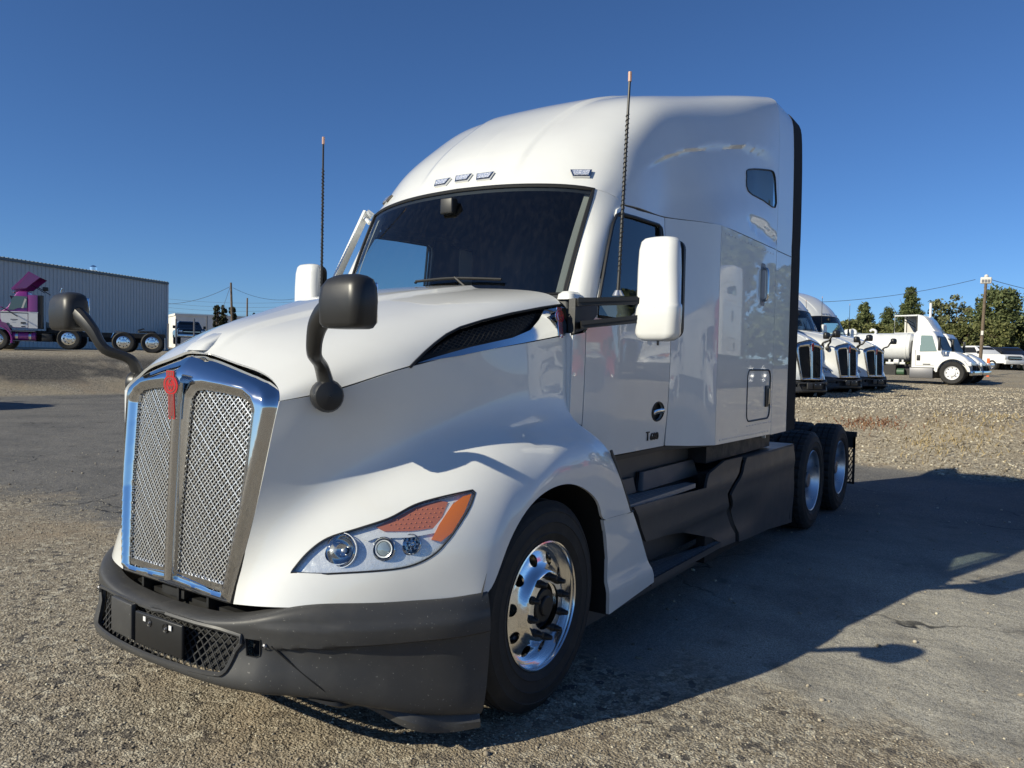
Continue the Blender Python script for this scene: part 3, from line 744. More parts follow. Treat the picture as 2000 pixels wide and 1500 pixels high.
# ---- windshield and pillars, roof
wu, wv = WS.dom[1], WS.dom[3]
ws = part('windshield', merge(both(WS.cut(step=.05))), M['glass'], truck)
gas = [WS.P([[wu * k / 12, wv]])[0] for k in range(13)]; top = [WS.P([[wu, wv * (1 - k / 16)]])[0] for k in range(1, 17)]; bot = [WS.P([[0, wv * (1 - k / 16)]])[0] for k in range(0, 17)]
loop = [p for p in bot[::-1]] + gas[1:] + top
part('gasket', tube(loop + [p * [-1, 1, 1] for p in loop[::-1][1:-1]], .013, 6, closed=True), M['black'], ws)
part('tinted_band', merge(both(WS.cut([(wu * .955, 0), (wu, 0), (wu, wv), (wu * .955, wv)], step=.05, off=-.008))), M['black'], ws)
for (b0, b1, b2, b3) in (((808, 555), (880, 549), (925, 549), (985, 551)), ):
    P = WS.P(WS.px([b0, b1, b2, b3])) + np.array([0, -.03, .012])
    wi = part('wiper', tube(smooth_path(P, 4), .009, 6), M['black'], truck)
    a = WS.P(WS.px([(895, 548)]))[0] + np.array([0, -.035, .015]); part('wiper_arm', tube([a, WS.P(WS.px([(926, 566)]))[0] + np.array([.02, -.05, -.02])], .008, 6), M['black'], wi)
P = WS.P(WS.px([(700, 562), (770, 560), (808, 557)])) + np.array([0, -.03, .012])
part('wiper', tube(P, .009, 6), M['black'], truck)
part('windshield_camera', rbox(-.05, .05, .62, .68, 2.60, 2.70, .01), M['black'], ws)
for sx in (1, -1): part('pillar_trim', ((lambda q: q) if sx > 0 else mirx)(WS.cut([(.02, wv * .945), (wu * .97, wv * .945), (wu * .97, wv * .995), (.02, wv * .995)], step=.05, off=-.03)), M['trimbeige'], truck)
PILV = PIL.cut(step=.03, thick=.012)
pillars = pair('pillar', PILV, M['white'])
ru, rv = ROOF.dom[1], ROOF.dom[3]
RW = ROOF.px([tuple(p) for p in smooth_path([(1458, 345), (1462, 331), (1500, 332), (1512, 339), (1515, 370), (1514, 405), (1490, 391), (1461, 373)], 3, True)])
roof = part('roof', merge(both(ROOF.cut([(0, 0), (ru, 0), (ru, rv), (0, rv)], [RW], step=.021, thick=.012))), M['white'], truck)
for sx in (1, -1):
    fx = (lambda vf: vf) if sx > 0 else mirx
    sw = part('roof_window', fx(ROOF.cut(RW, step=.04, off=-.004)), M['glass_dark'], truck)
    part('window_seal', fx(rim_tube(ROOF, RW, .006, 6, .001)), M['black'], sw)
for px_ in ((1135, 341), (947, 346.5), (899, 351)):
    uv = ROOF.px([px_])
    if px_[0] == 899: uv[0][1] = 0.0
    p = ROOF.P(uv)[0]; n_ = ROOF.N(uv)[0]; n_ = n_ if n_[2] > 0 else -n_
    r_ = np.cross([0, 0, 1.0], n_); r_ /= np.linalg.norm(r_); r_ = r_ if r_[0] > 0 else -r_
    Mx = frame_M(p, r_, np.cross(n_, r_))
    for sx in ((1, -1) if p[0] > .05 else (1,)):
        fx = (lambda vf: vf) if sx > 0 else mirx
        tr = [(-.066, .030), (.066, .030), (.052, -.030), (-.048, -.030)]
        mkr = part('marker_light', fx(xf(prism(tr, -.004, .014, 'xy'), Mx)), M['chrome'], truck)
        tr2 = [(-.054, .021), (.054, .021), (.043, -.021), (-.040, -.021)]
        part('lens', fx(xf(prism(tr2, .013, .019, 'xy'), Mx)), pbr('marker_lens', (.25, .30, .42), .12, coat=1, var=(160, (.8, .8, .85), .48, .6)) if 'marker_lens' not in bpy.data.materials else bpy.data.materials['marker_lens'], mkr)

# ---- doors and cab sides
def sw_path(pts, n=4): return [tuple(p) for p in smooth_path(pts, n, True)]
zt = lambda y: zs(y) - .006
DOOR = [(.585, 1.14), (1.68, 1.135), (1.694, 1.3), (1.70, 1.6), (1.70, zt(1.70)), (1.4, zt(1.4)), (1.2, zt(1.2)), (1.07, zt(1.07) - .005), (1.0, 2.60), (.875, 2.375), (.775, 2.18), (.705, 2.035), (.69, 1.95), (.585, 1.86)]
WIN = [(.700, 1.945), (.712, 2.03), (.77, 2.17), (.85, 2.345), (.93, 2.495), (.985, 2.560), (1.04, 2.582), (1.25, 2.592), (1.60, 2.60), (1.645, 2.585), (1.655, 2.54), (1.655, 2.0), (1.64, 1.955), (1.60, 1.94)]
DOORV = SIDE.cut(DOOR, [WIN], step=.04, thick=.02)
HAND = [(1.545 + .095 * math.cos(a) * (1 if math.cos(a) > 0 else 1.0), 1.372 + .062 * math.sin(a)) for a in np.linspace(0, 2 * math.pi, 25)[:-1]]
for sx in (1, -1):
    fx = (lambda vf: vf) if sx > 0 else mirx
    door = part('door', fx(SIDE.cut(DOOR, [WIN, HAND], step=.04, thick=.02)), M['white'], truck)
    wn = part('window', fx(SIDE.cut(WIN, step=.06, off=-.012)), M['glass_dark'], door)
    part('window_seal', fx(rim_tube(SIDE, WIN, .011, 6, .0)), M['black'], door)
    part('division_bar', fx(tube(SIDE.P([(1.62, 1.95), (1.62, 2.59)]) , .010, 6)), M['black'], wn)
    hp = part('handle_recess', fx(SIDE.cut(HAND, step=.03, off=-.03)), M['black'], door)
    part('recess_rim', fx(rim_tube(SIDE, HAND, .005, 6, .0)), M['black'], hp)
    P = SIDE.P([(1.46, 1.368), (1.50, 1.373), (1.56, 1.376), (1.63, 1.374)]) + np.array([.008, 0, 0])
    part('handle', fx(tube(smooth_path(P, 4), [.010] + [.015] * 11 + [.012], 8, flat=.6)), M['chrome'], hp)
    p = SIDE.P([(1.490, 1.212)])[0]
    if sx > 0: Mt = frame_M(p + np.array([.004, 0, 0]), (0, 1, .0), (0, .18, 1))
    else: Mt = frame_M(p * [-1, 1, 1] - np.array([.004, 0, 0]), (0, -1, 0), (0, -.18, 1))
    bdg = part('model_badge', xf(join(xf(text_vf('T', .085, .008), Matrix.Translation((-.082, .004, 0))), xf(text_vf('680', .068, .008), Matrix.Translation((.022, -.002, 0)) @ Matrix.Scale(1.25, 4, (1, 0, 0)))), Mt), M['black'], door, sharp=30)
    bdg['label'] = 'small dark T680 badge on the door'
    part('rear_hinge_trim', fx(SIDE.cut([(.60, 1.10), (2.2, 1.10), (2.2, 1.128), (.60, 1.128)], step=.05, off=-.01, thick=.02)), M['black'], truck)
    part('cowl_panel', fx(SIDE.cut([(.445, 1.37), (.575, 1.34), (.578, 1.85), (.447, 1.83)], step=.03, thick=.02)), M['white'], truck)
    part('cowl_return', fx(box(.96, 1.030, .4415, .4440, 1.37, 1.84)), M['white'], truck)
    part('mirror_bracket', fx(SIDE.cut([(.455, 1.84), (.580, 1.868), (.690, 1.955), (.695, 2.03), (.60, 2.03), (.47, 2.03)], step=.03, off=.004, thick=.04)), M['black'], truck)
    part('cowl_corner', fx(stack([(2.03, .89, 1.0, .50, .64, .03), (2.06, .895, .995, .505, .635, .03), (2.075, .91, .98, .52, .62, .03)])), M['white'], truck)
    part('pillar_foot', fx(beam((.93, .60, 2.035), (1.045, .66, 2.035), .10, .018)), M['black'], truck)
    part('sleeper_flare', fx(SIDE.cut([(1.706, 1.135), (1.95, 1.118), (2.255, 1.105), (2.255, zt(2.255)), (2.0, zt(2.0)), (1.706, zt(1.706))], step=.04, thick=.02)), M['white'], truck)
    HAT = [tuple(q) for q in rrect(2.955, 3.585, 1.235, 1.65, .07)]
    slp = part('sleeper_side', fx(SIDE.cut([(2.258, 1.105), (3.648, 1.09), (3.648, zt(3.6)), (2.258, zt(2.258))], [HAT], step=.06, thick=.02)), M['white'], truck)
    HAT2 = [tuple(q) for q in rrect(2.963, 3.577, 1.243, 1.642, .065)]
    hat = part('luggage_door', fx(SIDE.cut(HAT2, step=.08, off=-.003, thick=.02)), M['white'], slp)
    part('door_seal', fx(rim_tube(SIDE, HAT, .007, 6, -.001)), M['black'], hat)
    part('latch', fx(stack([(1.335, 1.196, 1.206, 3.455, 3.535, .004), (1.345, 1.196, 1.208, 3.45, 3.54, .004), (1.505, 1.196, 1.208, 3.45, 3.54, .004), (1.515, 1.196, 1.206, 3.455, 3.535, .004)])), M['black'], hat)
    part('latch_handle', fx(tube([(1.212, 3.51, 1.36), (1.216, 3.51, 1.49)], .009, 8)), M['chrome'], hat)
    gh = part('grab_handle', fx(tube(smooth_path([(1.198, 3.29, 2.49), (1.235, 3.285, 2.47), (1.24, 3.285, 2.35), (1.235, 3.285, 2.24), (1.198, 3.29, 2.22)], 4), .012, 8)), M['chrome'], slp)
    part('handle_recess', fx(SIDE.cut(rrect(3.225, 3.345, 2.18, 2.53, .03), step=.05, off=.002)), M['steel'], slp)
    rv_ = []
    for y in np.arange(2.35, 3.62, .075): rv_.append((y, 1.135 - .01 * (y - 2.3))); rv_.append((y, 2.64))
    for z in np.arange(1.20, 2.62, .13): rv_.append((2.93, z)) if z > 1.7 else None; rv_.append((3.622, z))
    for y in np.arange(2.98, 3.6, .075): rv_.append((y, 1.20))
    rs = [xf(lathe([(.0065, 0), (.005, .003), (.0005, .004)], 6, 'x'), Matrix.Translation((1.2, y, z))) for y, z in rv_]
    o = part('rivets', fx(join(*rs)), M['dullalu'], slp); o['kind'] = 'stuff'
    # side extender behind the sleeper with its rubber edge: the sleeper's own section carried on
    pf = [(1.2, 1.085), (1.2, 1.6), (1.2, 2.2)] + [(p[0], p[2]) for p in ROOF.P([(ru, rv * (1 - k / 30)) for k in range(31)])]
    def sweep(pts, y0, y1, inset, dz):
        V = []; F = []; n_ = len(pts)
        for (x, z) in pts:
            nx, nz = (1.0, 0.0) if z < 3.6 else ((x - .9) / max(1e-6, math.hypot(x - .9, z - 3.75)), (z - 3.75) / max(1e-6, math.hypot(x - .9, z - 3.75))) if x > .9 else (0.0, 1.0)
            for y, o_ in ((y0, 0), (y1, 0), (y1, .022), (y0, .022)): V.append((x - nx * (inset + o_), y, z - nz * (inset + o_) - (dz if y == y1 and z > 3.9 else 0)))
        for i in range(n_ - 1):
            for k in range(4): F.append((4 * i + k, 4 * i + (k + 1) % 4, 4 * i + 4 + (k + 1) % 4, 4 * i + 4 + k))
        F.append((0, 1, 2, 3)); F.append(tuple(4 * (n_ - 1) + k for k in (3, 2, 1, 0)))
        return V, F
    ex = part('side_extender', fx(sweep(pf, 3.656, 4.14, 0, .006)), M['white'], truck)
    part('extender_edge', fx(sweep([q for q in pf if q[0] > .80], 4.143, 4.42, -.004, .01)), M['edgerubber'], truck)
    part('extender_seam', fx(tube([(1.2005, 3.66, zt(3.6)), (1.2005, 4.14, zt(3.6))], .0035, 4)), M['black'], ex)
    liner = SIDE.cut([(1.66, 1.14), (2.2, 1.14), (2.2, 2.66), (1.66, 2.64)], step=.08, off=-.035)
    part('cab_liner', fx(liner), M['inner'], truck)
    part('door_trim', fx(SIDE.cut([(.62, 1.14), (1.66, 1.14), (1.66, 2.64), (1.1, 2.64), (1.02, 2.60), (.72, 2.03), (.62, 1.9)], [[(y, z) if z > 1.96 else (y, z - .02) for y, z in WIN]], step=.06, off=-.03)), M['inner'], door)
part('sleeper_back', join(box(-1.15, 1.15, 3.66, 3.68, 1.05, 3.62), box(-.95, .95, 3.66, 3.68, 3.62, 3.93)), M['white2'], truck)
part('cab_floor', box(-1.0, 1.0, .52, 3.66, 1.10, 1.13), M['void'], truck)
part('firewall', box(-.92, .92, .50, .53, 1.1, 2.0), M['void'], truck)
# ---- interior seen through the glass
part('dashboard', merge(both(stack([(1.6, 0, .98, .56, 1.05, .02), (1.95, 0, .98, .50, 1.0, .02), (2.03, 0, .96, .52, .92, .02), (2.06, 0, .9, .56, .85, .02)]))), M['dash'], truck)
part('headliner', merge(both(ROOF.cut([(.05, 0), (ru * .66, 0), (ru * .66, rv * .995), (.05, rv * .995)], step=.06, off=-.045))), M['liner'], truck)
for sx in (1, -1): part('roof_rail', ((lambda q: q) if sx > 0 else mirx)(tube(ROOF.P([(ru * k / 20, rv) for k in range(21)]) + np.array([-.045, 0, 0]), .036, 6)), M['inner'], truck)
part('sleeper_curtain', box(-.92, .92, 2.1, 2.12, 1.13, 3.3), M['inner'], truck)
for x in (-.52, .52):
    st = part('seat', stack([(1.55, x - .26, x + .26, 1.25, 1.72, .06), (1.68, x - .27, x + .27, 1.22, 1.75, .06)]), M['inner'], truck)
    part('backrest', stack([(1.68, x - .25, x + .25, 1.66, 1.80, .05), (2.0, x - .25, x + .25, 1.70, 1.84, .05), (2.12, x - .19, x + .19, 1.74, 1.84, .04)]), M['inner'], st)
sx_ = part('steering_wheel', tube([(.52 + .22 * math.cos(a), 1.02 + .09 * math.sin(a), 1.84 + .20 * math.sin(a)) for a in np.linspace(0, 2 * math.pi, 25)[:-1]], .016, 6, closed=True), M['black'], truck)
# ---- mirrors, antennas
for sx in (1, -1):
    fx = (lambda vf: vf) if sx > 0 else mirx
    secs = []
    for z, a, d, r in ((1.808, .07, .05, .045), (1.813, .035, .025, .055), (1.826, .014, .010, .06), (1.85, .003, .002, .062), (1.985, .0, .0, .062), (2.003, .0005, .0005, .062), (2.010, .006, .005, .06), (2.20, .008, .006, .06), (2.30, .012, .010, .06), (2.345, .020, .018, .058), (2.362, .036, .03, .05), (2.370, .075, .055, .04)):
        secs.append((z, 1.274 + a, 1.530 - a, .672 + d * .8, .80 - d * .4, min(r, .055)))
    mir = part('side_mirror', fx(stack(secs, 5)), M['white'], truck, sharp=60)
    part('mirror_rim', fx(prism(rrect(1.288, 1.520, 1.822, 2.358, .055), .785, .810, 'xz')), M['black'], mir)
    part('mirror_glass', fx(box(1.305, 1.50, .8105, .8135, 1.87, 2.32)), M['mirror'], mir)
    part('mirror_bolt', fx(tube([(1.42, .70, 1.81), (1.42, .70, 1.785)], .006, 6)), M['black'], mir)
    for (z0, z1, y0, y1) in ((2.005, 2.025, .46, .70), (1.885, 1.925, .50, .71)):
        a = np.array([1.055, y0, z0]); b = np.array([1.30, y1, z1])
        ar = part('mirror_arm', fx(join(beam(a, b, .05, .036), beam(a + np.array([.012, -.016, .012]), b + np.array([0, -.018, .012]), .03, .022))), M['mirrorplast'], mir)
    # whip antenna on the mirror arm
    tip = np.array([1.217, .695, 3.259]); bse = at(1207, 578, 0, 1.19)
    an = part('antenna', fx(tube([bse, bse + np.array([0, 0, .03])], [.035, .018], 10)), M['dullalu'], truck)
    part('whip', fx(tube([bse + np.array([0, 0, .02]), bse * .9 + tip * .1, tip], [.011, .009, .007], 8)), M['black'], an)
    co = []
    for k in range(240):
        t = k / 239; c_ = bse + (tip - bse) * (.1 + .72 * t); a = 2 * math.pi * 34 * t; co.append(c_ + np.array([math.cos(a), math.sin(a), 0]) * .009)
    part('spiral_wrap', fx(tube(co, .0035, 4)), M['frame'], an)
    part('tip', fx(tube([tip - np.array([0, 0, .04]), tip + np.array([0, 0, .012])], .010, 8)), pbr('antenna_tip', (.55, .33, .24), .5) if 'antenna_tip' not in bpy.data.materials else bpy.data.materials['antenna_tip'], an)
    # hood mirror
    base = FEND.P(FEND.px([(634, 772)]))[0]
    V = []
    hm = part('hood_mirror', fx(xf(stack([(-.100, -.075, .080, -.045, .05, .035), (-.096, -.095, .098, -.058, .055, .04), (-.08, -.104, .110, -.066, .06, .042), (0, -.108, .116, -.070, .062, .045), (.05, -.102, .113, -.066, .06, .045), (.080, -.084, .10, -.052, .055, .045), (.093, -.055, .075, -.032, .042, .032), (.098, -.03, .05, -.015, .025, .015)], 5), Matrix.Translation((1.018, -1.16, 1.893)))), M['mirrorplast'], truck, sharp=70)
    part('mirror_glass', fx(xf(rbox(-.09, .098, .04, .056, -.08, .07, .006), Matrix.Translation((1.018, -1.16, 1.893)))), M['mirror'], hm)
    a0 = base + np.array([.035, -.015, .02]); P = smooth_path([a0, a0 + np.array([.005, -.04, .10]), (.775, -1.105, 1.70), (.825, -1.14, 1.79), (.885, -1.155, 1.845), (.95, -1.16, 1.88)], 6)
    n = len(P); rr = np.interp(np.linspace(0, 1, n), [0, .25, .5, .8, 1], [.040, .030, .033, .045, .05])
    part('mirror_stalk', fx(tube(P, rr, 12, flat=.8)), M['mirrorplast'], hm)
    nb = FEND.N(FEND.px([(634, 772)]))[0]; nb = nb if nb[0] > 0 else -nb
    prof = [(.0, -.01), (.052, -.01), (.056, .0), (.056, .028), (.058, .030), (.058, .055), (.050, .070), (.03, .076), (.001, .078)]
    vf = lathe([(r * 1.0, h) for r, h in prof], 20, 'z'); vf = ([(p[0] * 1.12, p[1] * 1.18, p[2] * 1.1) for p in vf[0]], vf[1])
    part('mirror_foot', fx(xf(vf, frame_M(base, (0, 1, 0), (0, 0, 1)) if nb[0] > .99 else frame_M(base, np.cross([0, 0, 1], nb), (0, 0, 1)))), M['mirrorplast'], hm, sharp=40)
# air deflector bar standing off the passenger's pillar
a, b = at(716, 415, 0, -1.10), at(655, 548, 0, -1.16)
df = part('side_deflector', beam(a, b, .022, .058, (0, 1, .3)), M['white'], truck)
part('deflector_bracket', join(tube([at(711, 425, 0, -1.10), at(722, 436, 0, -1.02)], .016, 6), tube([a + np.array([0, 0, -.0]), a + np.array([.03, .03, -.03])], .028, 8)), M['white'], df)

# ---- wheels
def tyre_vf(R, W, rin, n, ribs, lug=0, groove=.012):
    """tyre of outer radius R and width W; h runs from 0 (outer face) inward"""
    prof = [(rin, .012, 0), (rin + .015, -.004, 0), (rin + .045, -.017, 0), (rin + .050, -.021, 0), (rin + .056, -.0175, 0), (rin + .10, -.022, 0), (rin + .104, -.026, 0), (rin + .110, -.0225, 0), (R - .058, -.0175, 0), (R - .054, -.020, 0), (R - .045, -.014, 0), (R - .030, -.006, 0), (R - .026, .0, 0), (R - .008, .012, 1)]
    xs = np.linspace(.014, W - .014, ribs * 2)
    gw = .008
    rw = (W - .03 - gw * (ribs - 1)) / ribs; x = .015
    for k in range(ribs):
        e = .004 * ((x + rw / 2 - W / 2) / (W / 2)) ** 2 * 2
        prof += [(R - e, x, 1), (R - e, x + rw, 1)]; x += rw
        if k < ribs - 1: prof += [(R - groove - e, x + .001, 2), (R - groove - e, x + gw - .001, 2)]; x += gw
    prof += [(R - .008, W - .012, 1), (R - .026, W, 0), (R - .05, W + .01, 0), (rin + .11, W + .02, 0), (rin + .03, W + .012, 0), (rin, W - .015, 0)]
    V, F = [], []; m = len(prof)
    for k in range(n):
        th = 2 * math.pi * k / n; cs, sn = math.cos(th), math.sin(th)
        for j, (r, h, t) in enumerate(prof):
            if lug and t == 1 and (k % lug == 0): r = r - groove * .8
            V.append((-h, r * cs, r * sn))
    for k in range(n):
        k2 = (k + 1) % n
        for i in range(m - 1): F.append((k * m + i, k * m + i + 1, k2 * m + i + 1, k2 * m + i))
    return V, F
TY_S = tyre_vf(.51, .285, .300, 96, 5)
TY_D = tyre_vf(.51, .275, .300, 132, 4, 4, .018)
def circ2(cy, cz, r, n=16): return [(cy + r * math.cos(2 * math.pi * k / n), cz + r * math.sin(2 * math.pi * k / n)) for k in range(n)]
def disc_fn(uv):
    r = np.hypot(uv[:, 0], uv[:, 1])
    h = np.interp(r, [0, .112, .150, .163, .172, .182, .20, .235, .262, .279, .290], [.020, .020, .020, .017, .008, -.006, -.021, -.033, -.045, -.058, -.060])
    return np.stack([h, uv[:, 0], uv[:, 1]], 1)
DISC = Surf(fn=disc_fn, dom=(-.3, .3, -.3, .3))
RIMD = DISC.cut(circ2(0, 0, .287, 72), [circ2(0, 0, .112, 40)] + [circ2(.226 * math.cos(a), .226 * math.sin(a), .030, 18) for a in np.arange(10) * math.pi / 5 + .314], step=.0085, thick=.012)
RIMB = lathe([(.284, -.06), (.292, -.045), (.296, -.02), (.299, .004), (.304, .010), (.311, .008), (.313, -.004), (.306, -.012), (.30, -.06), (.285, -.26)], 72, 'x')
HUB = lathe([(.112, -.01), (.106, -.02), (.10, -.03), (.085, -.03), (.082, .005), (.076, .012), (.05, .014), (.048, .024), (.043, .028), (.001, .028)], 32, 'x')
NUT = lathe([(.020, .0), (.020, .010), (.0165, .013), (.0155, .026), (.0125, .031), (.0115, .043), (.009, .046), (.0005, .046)], 12, 'x')
DISH = lathe([(.311, -.004), (.313, .004), (.308, .009), (.301, .004), (.297, -.02), (.288, -.035), (.283, -.12), (.277, -.15), (.26, -.17), (.235, -.175), (.17, -.172), (.150, -.165), (.112, -.165), (.11, -.15)], 64, 'x')
HUBD = lathe([(.112, -.19), (.112, -.10), (.105, -.085), (.085, -.08), (.08, -.04), (.07, -.03), (.001, -.028)], 28, 'x')
NUTD = lathe([(.018, -.165), (.018, -.135), (.013, -.13), (.0005, -.13)], 8, 'x')
meshes = {}
def wheel_part(name, vf, mat, parent, key, sharp=35):
    if key not in meshes:
        o = part(name, vf, mat, parent, sharp); meshes[key] = o.data
    else:
        o = bpy.data.objects.new(name, meshes[key]); COL.objects.link(o); o.parent = parent
    return o
def wheel(root, x, y, z, steer, sx, turn=0.0, spin=0.0, name='wheel', nuts=True):
    w_ = wheel_part(name, TY_S if steer else TY_D, M['rubber'], root, 'ts' if steer else 'td', 30)
    Mx = Matrix.Translation((sx * x, y, z)) @ Matrix.Rotation(turn, 4, 'Z') @ (Matrix.Rotation(math.pi, 4, 'Z') if sx < 0 else Matrix.Identity(4)) @ Matrix.Rotation(spin, 4, 'X')
    w_.matrix_local = Mx
    if steer:
        r_ = wheel_part('rim', join(RIMB, RIMD), M['alu'], w_, 'rim')
        wheel_part('hub', HUB, M['black'], w_, 'hub')
        if nuts:
            for k in range(10):
                o = wheel_part('lug_nut', NUT, M['black'], w_, 'nut'); a = k * math.pi / 5
                o.matrix_local = Matrix.Translation((.020, .143 * math.cos(a), .143 * math.sin(a)))
    else:
        wheel_part('rim', DISH, M['dullalu'], w_, 'dish'); wheel_part('hub', HUBD, M['steel'], w_, 'hubd')
        if nuts:
            for k in range(10):
                o = wheel_part('lug_nut', NUTD, M['dullalu'], w_, 'nutd'); a = k * math.pi / 5
                o.matrix_local = Matrix.Translation((0, .143 * math.cos(a), .143 * math.sin(a)))
    return w_
for sx in (1, -1):
    wheel(truck, 1.165, 0, .505, True, sx, R_(0), .2)
    for y in (5.17, 6.49):
        wheel(truck, 1.205, y, .505, False, sx, 0, .1 * y)
        i_ = wheel_part('inner_tyre', TY_D, M['rubber'], truck, 'td'); i_.matrix_local = Matrix.Translation((sx * .88, y, .505)) @ (Matrix.Rotation(math.pi, 4, 'Z') if sx < 0 else Matrix.Identity(4))

# ---- side steps and chassis fairings
def sk_fn(uv):
    y, z = uv[:, 0], uv[:, 1]
    x = 1.205 - .02 * sm(.55, .2, z) - .035 * sm(.62, .55, z) * sm(.30, .46, z) * sm(3.6, 3.0, y)
    x = x + .012 * np.exp(-((z - .80) / .05) ** 2)
    return np.stack([x, y, z], 1)
SKIRT = Surf(fn=sk_fn, dom=(.85, 4.5, .12, 1.0))
pA = SKIRT.px([(1238, 990), (1300, 973), (1434, 939), (1440, 922), (1447, 899), (1405, 908), (1412, 898), (1452, 890), (1446, 922), (1434, 942), (1422, 965), (1420, 998), (1438, 1042), (1437, 1056), (1408, 1066), (1390, 1052), (1335, 1040), (1300, 1044), (1262, 1056)])
pA = SKIRT.px([(1238, 990), (1300, 973), (1380, 953), (1386, 925), (1416, 900), (1450, 892), (1444, 922), (1433, 942), (1421, 965), (1419, 998), (1436, 1042), (1436, 1058), (1408, 1070), (1404, 1058), (1390, 1050), (1335, 1040), (1300, 1046), (1262, 1058)])
pB = SKIRT.px([(1459, 894), (1500, 884), (1551, 869), (1553, 900), (1549, 980), (1546, 1020), (1500, 1034), (1460, 1052), (1444, 1058), (1443, 1040), (1427, 998), (1429, 967), (1441, 944), (1452, 922)])
for sx in (1, -1):
    fx = (lambda vf: vf) if sx > 0 else mirx
    fa = part('step_fairing', fx(SKIRT.cut(pA, step=.035, thick=.02)), M['fair'], truck)
    fb = part('tank_fairing', fx(SKIRT.cut(pB, step=.05, thick=.02)), M['fair'], truck)
    part('gap_filler', fx(box(1.10, 1.165, 2.2, 4.40, .25, .90)), M['void'], truck)
    part('fairing_top', fx(box(.80, 1.195, 3.0, 4.44, .925, .945)), M['fair'], fb)
    part('fairing_end', fx(box(.80, 1.19, 4.42, 4.44, .22, .92)), M['fair'], fb)
    def tread(name, y0, y1, x0, x1, z, taper):
        o = part(name, fx(([(x0, y0, z), (x1, y0, z), (x1, y1, z), (x0 + taper, y1, z), (x0, y0, z - .03), (x1, y0, z - .03), (x1, y1, z - .03), (x0 + taper, y1, z - .03)],
                           [(0, 1, 2, 3), (7, 6, 5, 4), (0, 4, 5, 1), (1, 5, 6, 2), (2, 6, 7, 3), (3, 7, 4, 0)])), M['tread'], truck)
        st = []
        nx = int((x1 - x0) / .032); ny = int((y1 - y0) / .032)
        for i in range(nx):
            for j in range(ny):
                x = x0 + .02 + i * .032; y = y0 + .02 + j * .032
                if x < x0 + taper * (y - y0) / (y1 - y0) + .01: continue
                a = R_(45 if (i + j) % 2 else -45); c_, s_ = math.cos(a) * .012, math.sin(a) * .012; w_ = .0035
                st.append(([(x - c_, y - s_, z), (x + w_, y - w_, z + .003), (x + c_, y + s_, z), (x - w_, y + w_, z + .003), (x, y, z + .005)], [(0, 1, 4), (1, 2, 4), (2, 3, 4), (3, 0, 4)]))
        t_ = part('tread_studs', fx(join(*st)), M['dullalu'], o); t_['kind'] = 'stuff'
        return o
    tread('upper_step', .86, 1.92, 1.0, 1.19, .868, .12)
    tread('lower_step', 1.15, 2.42, .98, 1.205, .372, .19)
    part('step_edge', fx(beam((1.205, 1.17, .352), (1.20, 2.42, .352), .02, .04)), M['fair'], truck)
    part('step_riser', fx(join(box(.98, 1.0, .70, 2.5, .36, .87), box(1.03, 1.06, .62, 2.44, .20, .335))), M['fair'], truck)
    part('sill_panel', fx(join(box(.96, .98, .62, 2.35, .90, 1.105), stack([(.87, .98, 1.05, 1.35, 2.35, .03), (.985, .98, 1.03, 1.40, 2.30, .03)]), stack([(.87, .98, 1.035, .75, 1.32, .02), (.965, .98, 1.02, .75, 1.30, .02)]))), M['fair'], truck)
    part('tank', fx(lathe([(.001, 2.45), (.24, 2.46), (.26, 2.5), (.26, 4.36), (.24, 4.39), (.001, 4.4)], 24, 'y', (.83, 0, .66))), M['frame'], truck)
    part('under_sleeper', fx(box(.55, 1.12, 2.3, 3.9, .96, 1.08)), M['frame'], truck)
    # white quarter panel behind the steer wheel
    SKF = Surf(fn=lambda uv: np.stack([1.212 + .012 * sm(.50, .44, uv[:, 1]) - .01 * sm(.44, .3, uv[:, 1]), uv[:, 0], uv[:, 1]], 1), dom=(.4, 1.4, .25, .9))
    qp = SKF.px([(1179, 1016), (1236, 1000), (1250, 1042), (1263, 1088), (1277, 1122), (1277, 1137), (1190, 1200), (1189, 1150), (1187, 1090), (1184, 1048)])
    part('quarter_panel', fx(SKF.cut(qp, step=.03, thick=.02)), M['white'], truck)
    part('panel_gap', fx(tube(SKF.P(SKF.px([(1179, 1014), (1208, 1006), (1236, 998)])) + np.array([.002, 0, 0]), .006, 6)), M['black'], truck)
    ed = [(1.19, .636, 1.205), (1.208, .738, 1.02), (1.213, .852, .845)]
    part('fender_edge_trim', fx(tube(smooth_path(ed, 5), .009, 6)), M['plast'], truck)
    part('quarter_liner', fx(join(box(.9, 1.19, .64, .66, .33, .85), box(.55, .60, .55, 2.4, .3, 1.1))), M['void'], truck)
    # frame rail, mud flap
    part('frame_rail', fx(box(.36, .44, -.9, 7.5, .72, .98)), M['frame'], truck)
    fl = part('mud_flap_hanger', fx(join(box(.62, 1.23, 7.33, 7.39, .80, .865), box(.40, .66, 7.34, 7.38, .80, .85))), M['frame'], truck)
    bars = [box(.64, .67, 7.352, 7.362, .20, .80), box(1.19, 1.22, 7.352, 7.362, .20, .80), box(.64, 1.22, 7.352, 7.362, .20, .225), box(.64, 1.22, 7.352, 7.362, .66, .80)]
    fpoly = [(.66, .21), (1.20, .21), (1.20, .67), (.66, .67)]
    for k in range(-12, 16):
        for s_ in clip_seg(fpoly, (.66 + k * .035, .2), (.66 + k * .035 + .25, .7)): bars.append(tube([(s_[0][0], 7.357, s_[0][1]), (s_[1][0], 7.357, s_[1][1])], .008, 4))
        for s_ in clip_seg(fpoly, (.66 + k * .07 + .25, .2), (.66 + k * .07, .7)): bars.append(tube([(s_[0][0], 7.357, s_[0][1]), (s_[1][0], 7.357, s_[1][1])], .006, 4))
    o = part('mud_flap', fx(join(*bars)), M['frame'], fl); o['kind'] = 'stuff'
